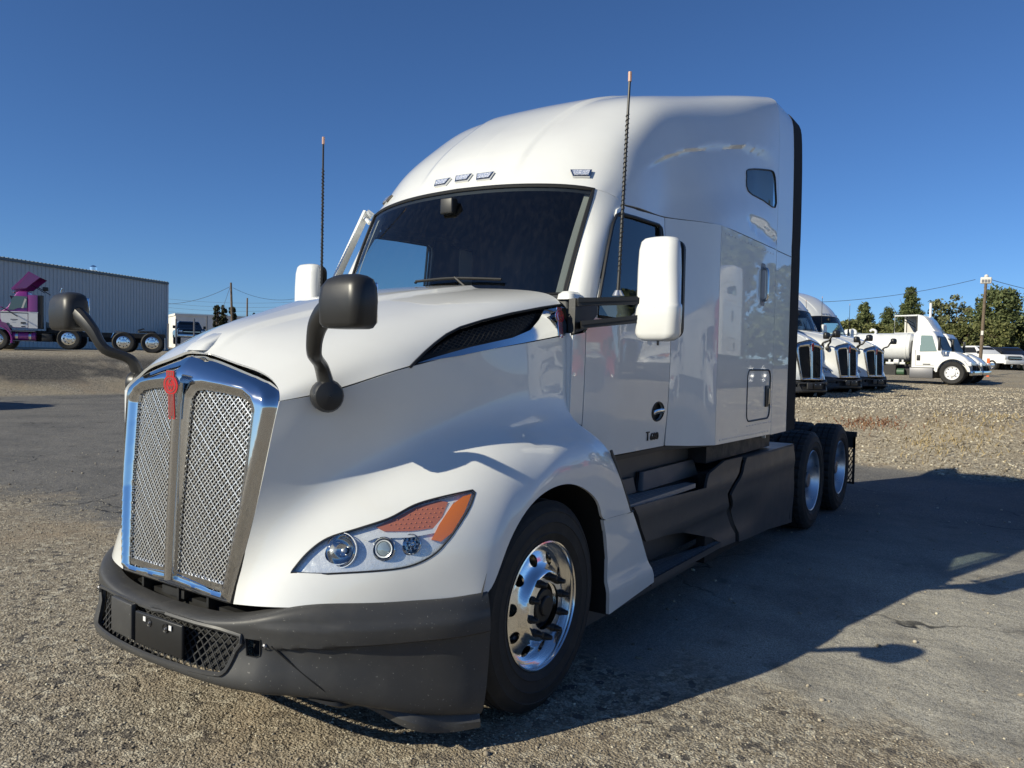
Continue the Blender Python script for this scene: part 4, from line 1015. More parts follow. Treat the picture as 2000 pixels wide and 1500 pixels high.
for y in (0, 5.17, 6.49): part('axle', tube([(-.9, y, .505), (.9, y, .505)], .07 if y else .05, 10), M['frame'], truck)
part('fifth_wheel', join(stack([(1.02, -.42, .42, 5.4, 6.2, .12), (1.08, -.42, .42, 5.4, 6.2, .12)]), box(-.36, .36, 5.6, 6.0, .94, 1.02)), M['frame'], truck)
part('engine_block', join(box(-.40, .40, -.75, 2.0, .55, 1.3)), M['void'], truck)
part('rear_crossmember', box(-.40, .40, 7.36, 7.46, .72, .95), M['frame'], truck)
# ------------------------------------------------------------------ ground: yard of worn asphalt and gravel with raised banks right and left
def npmesh(name, V, F, mat, parent=None, smooth=False):
    """fast mesh from arrays; F is (n, k)"""
    V = np.asarray(V, np.float32); F = np.asarray(F, np.int32); k = F.shape[1]
    me = bpy.data.meshes.new(name)
    me.vertices.add(len(V)); me.vertices.foreach_set('co', V.ravel())
    me.loops.add(F.size); me.loops.foreach_set('vertex_index', F.ravel())
    me.polygons.add(len(F)); me.polygons.foreach_set('loop_start', np.arange(0, F.size, k, dtype=np.int32))
    if smooth: me.polygons.foreach_set('use_smooth', np.ones(len(F), bool))
    me.update(calc_edges=True); me.validate()
    me.materials.append(mat)
    o = bpy.data.objects.new(name, me); COL.objects.link(o)
    if parent is not None: o.parent = parent
    return o
RS = np.random.RandomState(11)
_nz = [(RS.uniform(-1, 1, 2), RS.uniform(0, 6.28)) for _ in range(40)]
def wob(x, y, sc, n0=0, n=8):
    s_ = 0
    for i in range(n):
        d, p = _nz[(n0 + i) % 40]; s_ = s_ + np.sin((x * d[0] + y * d[1]) * sc * (1 + .45 * i) + p) / (1 + .5 * i)
    return s_ / 3.0
def ground_z(x, y):
    x = np.asarray(x, float); y = np.asarray(y, float)
    toe = 10.35 + np.maximum(-3.0 - x, 0) * 1.1 + .35 * wob(x, y, .55, 3) - .25 * sm(1.2, 2.6, x) + .25 * sm(2.6, 3.4, x)
    t = y - toe
    zr = .72 * sm(0, 3.6, t) + .10 * sm(.0, .7, t) + .0075 * np.maximum(t - 3.6, 0) + .55 * sm(30, 52, t) 
    zr = np.minimum(zr, 1.62) + .05 * wob(x, y, 1.1, 5) * sm(0, 1.0, t) + .025 * wob(x, y, 3.0, 9) * sm(0, 1.0, t)
    zr = zr + .22 * np.exp(-((x - 2.2) / 1.3) ** 2 - ((y - 17.5) / 3.0) ** 2)
    lx = -25.2 - x + .25 * y * .12 + .5 * wob(x, y, .3, 12)
    zl = 1.60 * sm(0, 6.5, lx) + .06 * wob(x, y, .9, 15) * sm(0, 3, lx) + .012 * np.maximum(lx - 8, 0)
    zl = np.minimum(zl, 3.0)
    flat = .006 * wob(x, y, .8, 20)
    return np.maximum(zr, zl) + flat
def axis_pts(lo, hi, c, d0, grow):
    out = [c]; d = d0
    while out[-1] < hi: out.append(out[-1] + d); d *= grow
    d = d0; left = [c]
    while left[-1] > lo: left.append(left[-1] - d); d *= grow
    return np.array(left[:0:-1] + out)
gx = axis_pts(-1200, 1200, 1.5, .16, 1.022); gy = axis_pts(-1200, 1200, 6.0, .16, 1.020)
GX, GY = np.meshgrid(gx, gy, indexing='ij'); GZ = ground_z(GX, GY)
n1, n2 = GX.shape; idx = np.arange(n1 * n2).reshape(n1, n2)
gF = np.stack([idx[:-1, :-1], idx[1:, :-1], idx[1:, 1:], idx[:-1, 1:]], -1).reshape(-1, 4)
def ground_mat():
    m = bpy.data.materials.new('yard_ground'); m.use_nodes = True; n = m.node_tree.nodes; l = m.node_tree.links; b = n['Principled BSDF']
    b.inputs['Roughness'].default_value = .9; b.inputs['Specular IOR Level'].default_value = .25
    tc = n.new('ShaderNodeTexCoord'); sep = n.new('ShaderNodeSeparateXYZ'); l.new(tc.outputs['Object'], sep.inputs[0])
    def noise(sc, det=4, ro=.6, dist=0.0):
        t = n.new('ShaderNodeTexNoise'); t.inputs['Scale'].default_value = sc; t.inputs['Detail'].default_value = det; t.inputs['Roughness'].default_value = ro; t.inputs['Distortion'].default_value = dist
        l.new(tc.outputs['Object'], t.inputs['Vector']); return t.outputs[0]
    def vor(sc, feat='F1'):
        t = n.new('ShaderNodeTexVoronoi'); t.inputs['Scale'].default_value = sc; t.feature = feat; l.new(tc.outputs['Object'], t.inputs['Vector']); return t
    def mr(x, a, b_, c=0.0, d=1.0):
        t = n.new('ShaderNodeMapRange'); t.inputs[1].default_value = a; t.inputs[2].default_value = b_; t.inputs[3].default_value = c; t.inputs[4].default_value = d; l.new(x, t.inputs[0]); return t.outputs[0]
    def mth(op, x, y):
        t = n.new('ShaderNodeMath'); t.operation = op
        for i, q in enumerate((x, y)):
            if hasattr(q, 'default_value') or hasattr(q, 'is_linked'): l.new(q, t.inputs[i])
            else: t.inputs[i].default_value = q
        return t.outputs[0]
    def mix(f, c0, c1):
        t = n.new('ShaderNodeMix'); t.data_type = 'RGBA'
        if isinstance(f, float): t.inputs[0].default_value = f
        else: l.new(f, t.inputs[0])
        for i, q in ((6, c0), (7, c1)):
            if isinstance(q, tuple): t.inputs[i].default_value = (*q, 1)
            else: l.new(q, t.inputs[i])
        return t.outputs[2]
    # asphalt: fine aggregate speckle, worn patches, cracks
    v1 = vor(160); sp = n.new('ShaderNodeSeparateColor'); l.new(v1.outputs['Color'], sp.inputs[0])
    asp = mix(mr(sp.outputs[0], .25, 1.0), (.085, .083, .080), (.30, .285, .255))
    asp = mix(mr(noise(.7, 3), .42, .68), asp, mix(mr(sp.outputs[1], .3, 1.0), (.075, .074, .073), (.20, .195, .18)))
    # paler asphalt colour, strongest to the right of the front wheels
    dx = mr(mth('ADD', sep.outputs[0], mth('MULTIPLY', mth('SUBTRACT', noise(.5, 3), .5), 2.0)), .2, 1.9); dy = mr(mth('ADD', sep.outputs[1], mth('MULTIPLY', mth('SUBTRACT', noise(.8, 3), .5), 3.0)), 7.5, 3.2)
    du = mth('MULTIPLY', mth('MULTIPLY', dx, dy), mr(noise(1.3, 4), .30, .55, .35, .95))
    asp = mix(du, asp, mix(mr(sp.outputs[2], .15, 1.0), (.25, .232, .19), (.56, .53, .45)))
    asp = mix(mr(noise(2.3, 4), .55, .75, 0, .5), asp, (.19, .172, .14))
    cr = vor(.55, 'DISTANCE_TO_EDGE'); crn = n.new('ShaderNodeMapping')
    wv = n.new('ShaderNodeVectorMath'); wv.operation = 'ADD'; nv = n.new('ShaderNodeTexNoise'); nv.inputs['Scale'].default_value = 1.6; nv.inputs['Detail'].default_value = 3; l.new(tc.outputs['Object'], nv.inputs['Vector'])
    l.new(tc.outputs['Object'], wv.inputs[0]); l.new(nv.outputs['Color'], wv.inputs[1]); l.new(wv.outputs[0], cr.inputs['Vector'])
    crack = mth('MULTIPLY', mr(cr.outputs['Distance'], .003, .012, 1.0, 0.0), mr(noise(.35, 2), .49, .57))
    asp = mix(mr(noise(1.15, 3), .63, .74, 0, .6), asp, (.055, .054, .052))
    asp = mix(crack, asp, (.035, .035, .034))
    # gravel: stones of two sizes over dirt
    v2 = vor(80); s2 = n.new('ShaderNodeSeparateColor'); l.new(v2.outputs['Color'], s2.inputs[0])
    v3 = vor(24); s3 = n.new('ShaderNodeSeparateColor'); l.new(v3.outputs['Color'], s3.inputs[0])
    gr = mix(mr(s2.outputs[0], .1, 1.0), (.18, .152, .11), (.48, .425, .325)); gr = mix(mr(s3.outputs[1], .72, .95), gr, (.52, .475, .37))
    gr = mix(mr(s3.outputs[2], .86, .96), gr, (.10, .092, .082))
    edge = mr(v2.outputs['Distance'], .45, .8); gr = mix(mth('MULTIPLY', edge, .55), gr, (.10, .083, .065))
    dirt = mix(mr(noise(9, 4), .35, .7), (.24, .188, .128), (.36, .29, .20))
    gr = mix(mr(noise(.55, 6, .65), .50, .66, 0, .75), gr, dirt)
    # where the gravel lies: forward of a wavering line by the front wheels, and on both banks
    yy = mth('ADD', sep.outputs[1], mth('MULTIPLY', mth('SUBTRACT', noise(.9, 4), .5), 2.6))
    yy = mth('ADD', yy, mth('MULTIPLY', mth('SUBTRACT', noise(6, 4), .5), .8))
    xa = n.new('ShaderNodeMapRange'); xa.inputs[1].default_value = -8; xa.inputs[2].default_value = 2.2; xa.inputs[3].default_value = -.1; xa.inputs[4].default_value = .1; l.new(sep.outputs[0], xa.inputs[0])
    f1 = mr(mth('ADD', yy, xa.outputs[0]), .55, 1.15, 1.0, 0.0)
    f2 = mr(mth('ADD', sep.outputs[2], mth('MULTIPLY', mth('SUBTRACT', noise(2.5, 4), .5), .08)), .03, .085)
    f = mth('MAXIMUM', f1, f2)
    # banks: paler and drier on top, dark old asphalt spill on the left bank
    dry = mix(mr(noise(.45, 4), .45, .65), gr, mix(mr(noise(40, 4), .4, .65), (.44, .37, .25), (.30, .24, .155)))
    gr2 = mix(mth('MULTIPLY', f2, .55), gr, dry)
    lf = mth('MULTIPLY', mr(sep.outputs[0], -24.5, -26, 0.0, 1.0), mth('MULTIPLY', mr(sep.outputs[2], .35, .6), mr(sep.outputs[2], 1.25, 1.5, 1.0, 0.0)))
    lf = mth('MULTIPLY', lf, mr(noise(.28, 3), .44, .5))
    gr2 = mix(lf, gr2, mix(mr(noise(14, 4), .4, .65), (.075, .07, .062), (.16, .145, .12)))
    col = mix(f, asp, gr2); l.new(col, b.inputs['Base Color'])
    h = mth('ADD', mth('MULTIPLY', mth('MULTIPLY', v2.outputs['Distance'], -.007), f), mth('MULTIPLY', v1.outputs['Distance'], -.003))
    h = mth('ADD', h, mth('MULTIPLY', noise(5, 5, .65), .03)); h = mth('SUBTRACT', h, mth('MULTIPLY', crack, .006))
    bp = n.new('ShaderNodeBump'); bp.inputs['Strength'].default_value = 1.0; bp.inputs['Distance'].default_value = 1.0; l.new(h, bp.inputs['Height']); l.new(bp.outputs[0], b.inputs['Normal'])
    return m
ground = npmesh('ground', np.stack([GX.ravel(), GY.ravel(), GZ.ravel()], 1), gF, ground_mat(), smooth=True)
ground['kind'] = 'structure'
# loose stones: near gravel, thin spill on the asphalt, and the right-hand bank
ICO_V = []; _t = (1 + 5 ** .5) / 2
for a, b_ in ((1, _t), (-1, _t), (1, -_t), (-1, -_t)): ICO_V += [(a, b_, 0), (0, a, b_), (b_, 0, a)]
ICO_V = np.array(ICO_V, float); ICO_V /= np.linalg.norm(ICO_V[0])
_bm = bmesh.new(); [_bm.verts.new(v) for v in ICO_V]; bmesh.ops.convex_hull(_bm, input=_bm.verts); _bm.verts.index_update()
ICO_F = np.array([[v.index for v in f.verts] for f in _bm.faces]); ICO_V = np.array([tuple(v.co) for v in _bm.verts]); _bm.free()
def stones(name, x, y, size, mat, label):
    n = len(x); z = ground_z(x, y)
    ang = RS.uniform(0, 6.28, n); sq = RS.uniform(.45, .85, n); el = RS.uniform(.7, 1.25, n)
    jit = RS.uniform(.75, 1.2, (n, len(ICO_V), 1)); P = ICO_V[None] * jit
    P = P * np.stack([el, 1 / el, sq], 1)[:, None] * size[:, None, None] * .5
    c, s_ = np.cos(ang)[:, None], np.sin(ang)[:, None]
    X = P[..., 0] * c - P[..., 1] * s_ + x[:, None]; Y = P[..., 0] * s_ + P[..., 1] * c + y[:, None]; Z = P[..., 2] + (z + size * sq * .22)[:, None]
    V = np.stack([X, Y, Z], -1).reshape(-1, 3); F = (ICO_F[None] + (np.arange(n) * len(ICO_V))[:, None, None]).reshape(-1, 3)
    o = npmesh(name, V, F, mat); o['kind'] = 'stuff'; o['label'] = label; o['category'] = 'gravel'
    return o
def stone_mat():
    m = bpy.data.materials.new('gravel_stone'); m.use_nodes = True; n = m.node_tree.nodes; l = m.node_tree.links; b = n['Principled BSDF']
    b.inputs['Roughness'].default_value = .85
    g = n.new('ShaderNodeNewGeometry'); r = n.new('ShaderNodeValToRGB'); l.new(g.outputs['Random Per Island'], r.inputs[0]); l.new(r.outputs[0], b.inputs['Base Color'])
    e = r.color_ramp.elements; e[0].position = 0; e[0].color = (.13, .108, .078, 1); e[1].position = 1; e[1].color = (.66, .61, .47, 1)
    for p, c in ((.25, (.24, .203, .15)), (.55, (.35, .302, .225)), (.82, (.45, .395, .30))): q = e.new(p); q.color = (*c, 1)
    return m
SM = stone_mat()
def pick(n, x0, x1, y0, y1, keep):
    x = RS.uniform(x0, x1, n); y = RS.uniform(y0, y1, n); k = keep(x, y); return x[k], y[k]
def sizes(n, lo, hi): return lo * (hi / lo) ** (RS.uniform(0, 1, n) ** 2.2)
nearf = lambda x, y: (RS.uniform(0, 1, len(x)) < np.clip((1.0 + .9 * wob(x, y, .9, 2) - y + .35 * sm(-1, -8, x)) * 1.2 + .1, .03, 1))
x, y = pick(95000, -9, 4.2, -3.2, 3.6, nearf)
stones('gravel_near', x, y, sizes(len(x), .0052, .017), SM, 'loose tan gravel around the front of the foreground truck')
x, y = pick(1500, -10, 4.2, -3.2, 9.5, lambda a, b_: np.ones(len(a), bool)); stones('loose_stones', x, y, sizes(len(x), .010, .038), SM, 'scattered single stones lying on the yard')
x, y = pick(60000, -3.5, 9, 10.2, 34, lambda a, b_: (ground_z(a, b_) > .04) & (RS.uniform(0, 1, len(a)) < np.clip(14 / np.maximum(b_ - 2, 1), .15, 1)))
stones('bank_gravel', x, y, sizes(len(x), .022, .060), SM, 'pale gravel covering the bank behind the foreground truck')
# ------------------------------------------------------------------ materials of the background
M['purple'] = pbr('purple_paint', (.27, .035, .235), .3, coat=1.0)
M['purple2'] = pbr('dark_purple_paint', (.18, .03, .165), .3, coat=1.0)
M['siding'] = pbr('grey_steel_siding', (.52, .535, .53), .5, .0, var=(.25, (.56, .57, .56), .4, .7))
M['trimgrey'] = pbr('dark_eave_trim', (.13, .16, .17), .6)
M['bwhite'] = pbr('white_wall', (.72, .70, .65), .8, var=(.4, (.60, .57, .5), .4, .7))
M['wood'] = pbr('weathered_pole', (.13, .095, .065), .9, var=(7, (.20, .155, .11), .4, .7), bump=(40, .3, .01))
M['tankwhite'] = pbr('tank_white', (.74, .75, .74), .35, coat=.5, var=(2.5, (.62, .63, .62), .45, .75))
M['orange'] = pbr('orange_marker', (.75, .13, .03), .6)
M['blackpaint'] = pbr('black_paint', (.012, .012, .013), .25, coat=1.0)
M['wirecable'] = pbr('cable', (.05, .05, .055), .7)
M['bark'] = pbr('bark', (.09, .065, .045), .95, var=(9, (.15, .115, .085), .4, .7))
M['deflin'] = pbr('fairing_inside', (.62, .60, .55), .8)
M['redp'] = pbr('red_paint', (.45, .02, .03), .3, coat=1.0)
def leaf_mat(name, c0, c1):
    m = bpy.data.materials.new(name); m.use_nodes = True; n = m.node_tree.nodes; l = m.node_tree.links; b = n['Principled BSDF']; b.inputs['Roughness'].default_value = .7
    b.inputs['Specular IOR Level'].default_value = .25
    g = n.new('ShaderNodeNewGeometry'); mx = n.new('ShaderNodeMix'); mx.data_type = 'RGBA'; mx.inputs[6].default_value = (*c0, 1); mx.inputs[7].default_value = (*c1, 1)
    l.new(g.outputs['Random Per Island'], mx.inputs[0]); l.new(mx.outputs[2], b.inputs['Base Color'])
    tr = n.new('ShaderNodeBsdfTranslucent'); l.new(mx.outputs[2], tr.inputs[0]); ms = n.new('ShaderNodeMixShader'); ms.inputs[0].default_value = .2
    l.new(b.outputs[0], ms.inputs[1]); l.new(tr.outputs[0], ms.inputs[2]); l.new(ms.outputs[0], n['Material Output'].inputs['Surface']); return m
M['pine'] = leaf_mat('pine_needles', (.06, .085, .034), (.18, .20, .08))
M['juniper'] = leaf_mat('juniper_green', (.08, .10, .034), (.22, .22, .085))
M['ash'] = leaf_mat('yellow_green_leaf', (.12, .14, .06), (.26, .255, .125))
M['arbor'] = leaf_mat('dark_evergreen', (.03, .038, .02), (.085, .085, .042))
M['rust'] = leaf_mat('dry_red_weed', (.20, .08, .045), (.34, .19, .10))
M['straw'] = leaf_mat('dry_grass', (.34, .26, .13), (.48, .38, .21))

# ------------------------------------------------------------------ more white semis: same kind of truck, parked in a row on the bank
KM = kids_map()
def dark_variant(src):
    """swap the bright mesh of a copied grille for the plain dark one these trucks have"""
    return src
M['darkmesh'] = pbr('dark_grille_mesh', (.045, .047, .05), .4, .5)
SKIP = ('grille_mesh', 'seat', 'steering_wheel', 'tread_studs', 'rivets', 'lug_nut', 'spiral_wrap', 'vent_mesh', 'signal_dots', 'under_sleeper', 'axle', 'engine_block', 'ring_and_bars', 'letter', 'bulb', 'projector', 'bolt_cup', 'screw')
GMESH = [None, None]
def semi(loc, rz, label, group='white semi trucks parked on the bank'):
    c = copy_tree(truck, None, SKIP, KM); c.location = loc; c.rotation_euler = (0, 0, rz); c['label'] = label; c['group'] = group
    gr_ = [o for o in c.children if o.name.startswith('grille')][0]
    for i, op in enumerate((OPN, OPN_M)):
        if GMESH[i] is None:
            o = part('grille_mesh', wire_mesh(GR0 if i == 0 else Surf(fn=gr_fn, dom=(-.56, 0, .66, 1.7)), op, .04, 1.28, .0045, -.012), M['darkmesh'], gr_); GMESH[i] = o.data
        else:
            o = bpy.data.objects.new('grille_mesh', GMESH[i]); COL.objects.link(o); o.parent = gr_
        o['kind'] = 'stuff'
    return c
def place_semi(px_, py_, dist, rz, label, **k):
    p = deep(px_, py_, dist); o_ = np.array([math.sin(rz) * 1.15, -math.cos(rz) * 1.15, 1.17])
    r = p - o_; return semi((r[0], r[1], r[2]), rz, label, **k)
place_semi(1582, 704, 19.8, R_(66), 'white semi truck half hidden behind the foreground sleeper, nearest of the row')
place_semi(1655, 705, 23.0, R_(66), 'white semi truck in the middle of the row of three on the bank')
place_semi(1708, 707, 25.8, R_(66), 'white semi truck farthest in the row, next to the white tank truck')
# others stand out of frame: across the yard (mirrored in the doors) and beyond the left edge (their shadow falls into the picture)
semi((11.5, 13.0, 0), R_(-78), 'white semi truck across the yard mirrored in the door of the foreground truck', 'white semi trucks across the yard')
s2 = semi((12.0, 18.2, 0), R_(-78), 'red semi truck across the yard mirrored in the hood side', 'white semi trucks across the yard')
for o in s2.children:
    if o.data and len(o.material_slots) and o.material_slots[0].material == M['white']:
        o.material_slots[0].link = 'OBJECT'; o.material_slots[0].material = M['redp']
semi((8.8, 18.0, float(ground_z(8.8, 20))), R_(2), 'white semi truck across the yard mirrored in the sleeper side', 'white semi trucks across the yard')
semi((-24.5, 4.2, 0), R_(180), 'white semi truck beyond the left edge casting a shadow on the asphalt', 'white semi trucks across the yard')

# ------------------------------------------------------------------ simple vehicles built with their own parts (forward -Y, front axle at the origin)
def simple_wheel(root, x, y, r=.5, wd=.28, white=False, z=None):
    sg = 1 if x > 0 else -1; z = r if z is None else z
    t = part('wheel', lathe([(r * .58, 0), (r * .62, .01), (r * .9, .02), (r * .98, -.02), (r, -.04), (r, -wd + .02), (r * .9, -wd), (r * .58, -wd)], 28, 'x', (x, y, z), sgn=sg), M['rubber'], root)
    part('rim', lathe([(r * .59, .005), (r * .55, -.02), (r * .48, -.05), (r * .30, -.045), (r * .27, .01), (r * .14, .02), (.001, .02)], 24, 'x', (x, y, z), sgn=sg), M['stripe'] if white else M['alu'], t)
    hs = [xf(lathe([(r * .055, 0), (.001, .002)], 8, 'x', sgn=sg), Matrix.Translation((x - sg * .044, y + r * .42 * math.cos(a), z + r * .42 * math.sin(a)))) for a in np.arange(8) * math.pi / 4]
    h = part('hand_holes', join(*hs), M['void'], t); h['kind'] = 'stuff'
    return t
def ext_yz(poly, x0, x1): return prism(poly, x0, x1, 'yz')

# ---- purple and white day-cab truck on the left bank, seen from its driver's side
pr = deep(300, 684, 38.2); prz = R_(-34)
pt = thing('purple_truck', 'purple and white day cab truck with raised roof fairing on the left bank', 'truck', (pr[0], pr[1], float(ground_z(pr[0], pr[1]))), (0, 0, prz))
_ys = np.linspace(-13, 3, 500); _q = pj(np.stack([pr[0] + math.cos(prz) * 1.1 - math.sin(prz) * _ys, pr[1] + math.sin(prz) * 1.1 + math.cos(prz) * _ys, np.full(500, pr[2] + 1.0)], 1))[:, 0]
_y0 = float(np.interp(299, _q, _ys))
Y = lambda px_: float(np.interp(px_, _q, _ys)) - _y0 if px_ > _q[0] else _ys[0] - _y0          # along the near side of the truck, forward negative
cab = part('cab', join(stack([(1.05, -1.05, 1.05, Y(4), Y(56), .06), (1.75, -1.05, 1.05, Y(2), Y(56), .06), (2.0, -1.03, 1.03, Y(16), Y(56), .06), (2.55, -.98, .98, Y(29), Y(56), .06), (2.70, -.93, .93, Y(34), Y(55), .08), (2.74, -.8, .8, Y(37), Y(53), .08)])), M['purple'], pt)
part('door_lower', ext_yz([(Y(9), 1.08), (Y(55.5), 1.06), (Y(55.5), 1.74), (Y(2), 1.74), (Y(2), 1.45)], 1.045, 1.066), M['white2'], cab)
part('white_stripe', ext_yz([(Y(2), 1.745), (Y(76), 1.745), (Y(76), 1.79), (Y(2), 1.79)], 1.05, 1.07), M['white2'], cab)
part('black_stripe', ext_yz([(Y(2), 1.715), (Y(76), 1.715), (Y(76), 1.745), (Y(2), 1.745)], 1.05, 1.0715), M['black'], cab)
part('window', ext_yz([(Y(17), 1.86), (Y(28), 1.86), (Y(36), 1.95), (Y(54), 1.97), (Y(54), 2.48), (Y(30), 2.50), (Y(25), 2.38)], 1.0, 1.06), pbr('side_window', (.10, .14, .13), .05, coat=1), cab)
part('seat', ext_yz([(Y(43), 1.95), (Y(47), 1.95), (Y(53), 2.35), (Y(50), 2.40)], 1.03, 1.062), M['bwhite'], cab)
part('windshield', join(beam((-.85, Y(24), 2.28), (.85, Y(24), 2.28), .04, .5, (0, -.45, 1))), M['black'], cab)
for z0, z1, y0, y1 in ((1.40, 1.44, 22, 36), (1.36, 1.375, 25, 33), (1.28, 1.29, 25, 33)): part('door_marking', ext_yz([(Y(y0), z0), (Y(y1), z0), (Y(y1), z1), (Y(y0), z1)], 1.065, 1.0685), M['steel'], cab)
for c_ in (17, 22): part('round_decal', lathe([(.001, .0), (.07, 0), (.07, .004), (.001, .004)], 16, 'x', (1.065, Y(c_), 1.2 if c_ == 17 else 1.1)), M['steel'], cab)
part('door_handle', rbox(1.06, 1.09, Y(42), Y(52), 1.24, 1.31, .01), M['black'], cab)
part('badge', box(1.062, 1.072, Y(43), Y(51), 1.09, 1.13), M['black'], cab)
ext = part('side_extender', join(box(.85, 1.08, Y(57), Y(75), 1.04, 1.735)), M['white2'], pt)
part('extender_top', join(stack([(1.80, .85, 1.08, Y(57), Y(75), .02), (2.56, .85, 1.08, Y(57), Y(75), .02)])), M['purple'], ext)
part('extender_edge', box(.8, 1.06, Y(76), Y(85), 1.02, 2.56), M['frame'], ext)
rf = part('roof_fairing', join(beam((.80, Y(22), 2.80), (.80, Y(58), 3.62), .05, .10), beam((-.80, Y(22), 2.80), (-.80, Y(58), 3.62), .05, .10), ([(-.84, Y(22), 2.80), (.84, Y(22), 2.80), (.84, Y(55), 3.66), (-.84, Y(55), 3.66), (-.84, Y(78), 3.40), (.84, Y(78), 3.40), (.80, Y(50), 2.86), (-.80, Y(50), 2.86)], [(0, 1, 2, 3), (3, 2, 5, 4), (1, 6, 5, 2), (0, 3, 4, 7)])), M['purple'], pt)
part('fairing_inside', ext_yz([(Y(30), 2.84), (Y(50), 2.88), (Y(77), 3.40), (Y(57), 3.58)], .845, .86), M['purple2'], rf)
part('fairing_strut', join(tube([(.7, Y(60), 3.05), (.7, Y(86), 2.70)], .02, 6), tube([(-.7, Y(60), 3.05), (-.7, Y(86), 2.70)], .02, 6)), M['frame'], rf)
part('work_light', rbox(.5, .7, Y(81), Y(92), 2.80, 2.98, .03), M['black'], pt)
part('horn', lathe([(.001, 0), (.05, .02), (.06, .16), (.03, .22)], 12, 'y', (.3, Y(18), 2.72)), M['chrome'], pt)
part('exhaust_tip', tube([(-.75, Y(104), 2.5), (-.75, Y(106), 2.95), (-.75, Y(110), 3.05)], .06, 10), M['chrome'], pt)
hd = part('hood', join(stack([(1.15, -.95, .95, Y(-70), Y(3), .1), (1.7, -.9, .9, Y(-66), Y(3), .15), (1.85, -.7, .7, Y(-60), Y(6), .2)])), M['purple'], pt)
aw = [(Y(-6) + .62 * math.cos(a), .5 + .62 * math.sin(a)) for a in np.linspace(math.pi * 1.0, -.25, 14)]
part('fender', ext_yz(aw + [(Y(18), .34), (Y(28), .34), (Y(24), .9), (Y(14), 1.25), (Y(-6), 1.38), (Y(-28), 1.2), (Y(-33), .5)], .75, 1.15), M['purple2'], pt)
part('fender_lip', tube([(1.15, a, b_) for a, b_ in aw], .035, 6), M['purple'], pt)
tk = part('fuel_tank', lathe([(.001, Y(21)), (.19, Y(21) + .01), (.21, Y(21) + .04), (.21, Y(71) - .04), (.19, Y(71) - .01), (.001, Y(71))], 22, 'y', (.86, 0, .66)), M['purple'], pt)
for c_ in (34, 60): part('tank_strap', lathe([(.214, Y(c_) - .05), (.222, Y(c_) - .05), (.222, Y(c_) + .05), (.214, Y(c_) + .05)], 22, 'y', (.86, 0, .66)), M['chrome'], tk)
part('step', join(box(.85, 1.12, Y(21), Y(71), .44, .47), box(.85, 1.12, Y(21), Y(71), .88, .92)), M['steel'], tk)
part('battery_box', rbox(.6, 1.05, Y(83), Y(103), .46, .80, .02), M['frame'], pt)
part('headache_rack', join(box(-.9, .9, Y(90), Y(91), .9, 1.35), tube([(.5, Y(92), .9), (.5, Y(104), 1.3), (.5, Y(112), 1.25)], .03, 6), box(-.5, .6, Y(90), Y(116), .85, 1.1)), M['frame'], pt)
for x in (-.43, .36): part('frame_rail', box(x, x + .07, Y(-60), Y(322), .72, .95), M['frame'], pt)
part('undercarriage', join(box(-.5, .5, Y(-20), Y(120), .45, .75), box(-.35, .35, Y(170), Y(310), .5, .72)), M['void'], pt)
part('fifth_wheel', join(stack([(1.0, -.42, .42, Y(268), Y(305), .1), (1.08, -.42, .42, Y(268), Y(302), .1)]), beam((0, Y(268), 1.12), (0, Y(280), 1.2), .5, .04)), M['frame'], pt)
part('deck_plate', box(-.4, .4, Y(225), Y(233), .95, 1.06), M['steel'], pt)
part('hose_bracket', tube([(.5, Y(221), .95), (.5, Y(218), .8), (.55, Y(216), .7)], .03, 6), M['alu'], pt)
part('mud_flap', box(.6, 1.1, Y(323), Y(324), .15, .75), M['white2'], pt)
for sg in (1, -1):
    simple_wheel(pt, sg * 1.15, Y(136), .5, .30, z=.60)
    for q in (243, 299): simple_wheel(pt, sg * 1.18, Y(q), .5, .55)
    simple_wheel(pt, sg * 1.15, Y(-6), .5, .30)
part('side_mirror', join(rbox(1.35, 1.5, Y(-2), Y(4), 1.85, 2.35, .03), beam((1.0, Y(6), 1.95), (1.4, Y(2), 1.95), .04, .04)), M['purple'], pt)
part('mirror_arm', beam((1.08, Y(6), 1.95), (1.3, Y(38), 1.55), .03, .03), M['black'], pt)

# ---- steel building behind it: ribbed siding in separate sheets
A = deep(325, 650, 60.0); B = deep(0, 640, 45.8); B = B + (B - A) * .6
bz = 1.4; bt_ = 6.95
bl = thing('steel_building', 'large grey corrugated steel building behind the purple truck', 'building', (A[0], A[1], bz))
dv = (B - A)[:2]; LB = float(np.hypot(*dv)); ba = math.atan2(dv[1], dv[0])
bl.rotation_euler = (0, 0, ba)          # local +x runs along the long wall from the corner, local +y faces away from the yard or toward it
sgn_ = 1 if (np.array([-math.sin(ba), math.cos(ba)]) @ (CAM[:2] - A[:2])) > 0 else -1
def sheet(w_, h, rib=.30):
    pts = []; n = int(round(w_ / rib))
    for k in range(n):
        x = k * rib; pts += [(x, 0), (x + rib * .70, 0), (x + rib * .78, .045), (x + rib * .92, .045)]
    pts.append((n * rib, 0)); V = [(a, b_ * sgn_, 0) for a, b_ in pts] + [(a, b_ * sgn_, h) for a, b_ in pts]; m = len(pts)
    return V, [(i, i + 1, m + i + 1, m + i) for i in range(m - 1)]
SH = sheet(.9, bt_ - bz); n_sh = int(LB / .9) + 1; sm0 = None
for k in range(n_sh):
    if sm0 is None: o = part('wall_panel', SH, M['siding'], bl, 20); sm0 = o.data
    else: o = bpy.data.objects.new('wall_panel', sm0); COL.objects.link(o); o.parent = bl
    o.location = (.9 * k, .002 * (k % 2) * sgn_, 0)
part('wall_core', box(0.0, .9 * n_sh, min(-.02 * sgn_, -14 * sgn_), max(-.02 * sgn_, -14 * sgn_), 0, bt_ - bz - .03), M['siding'], bl)
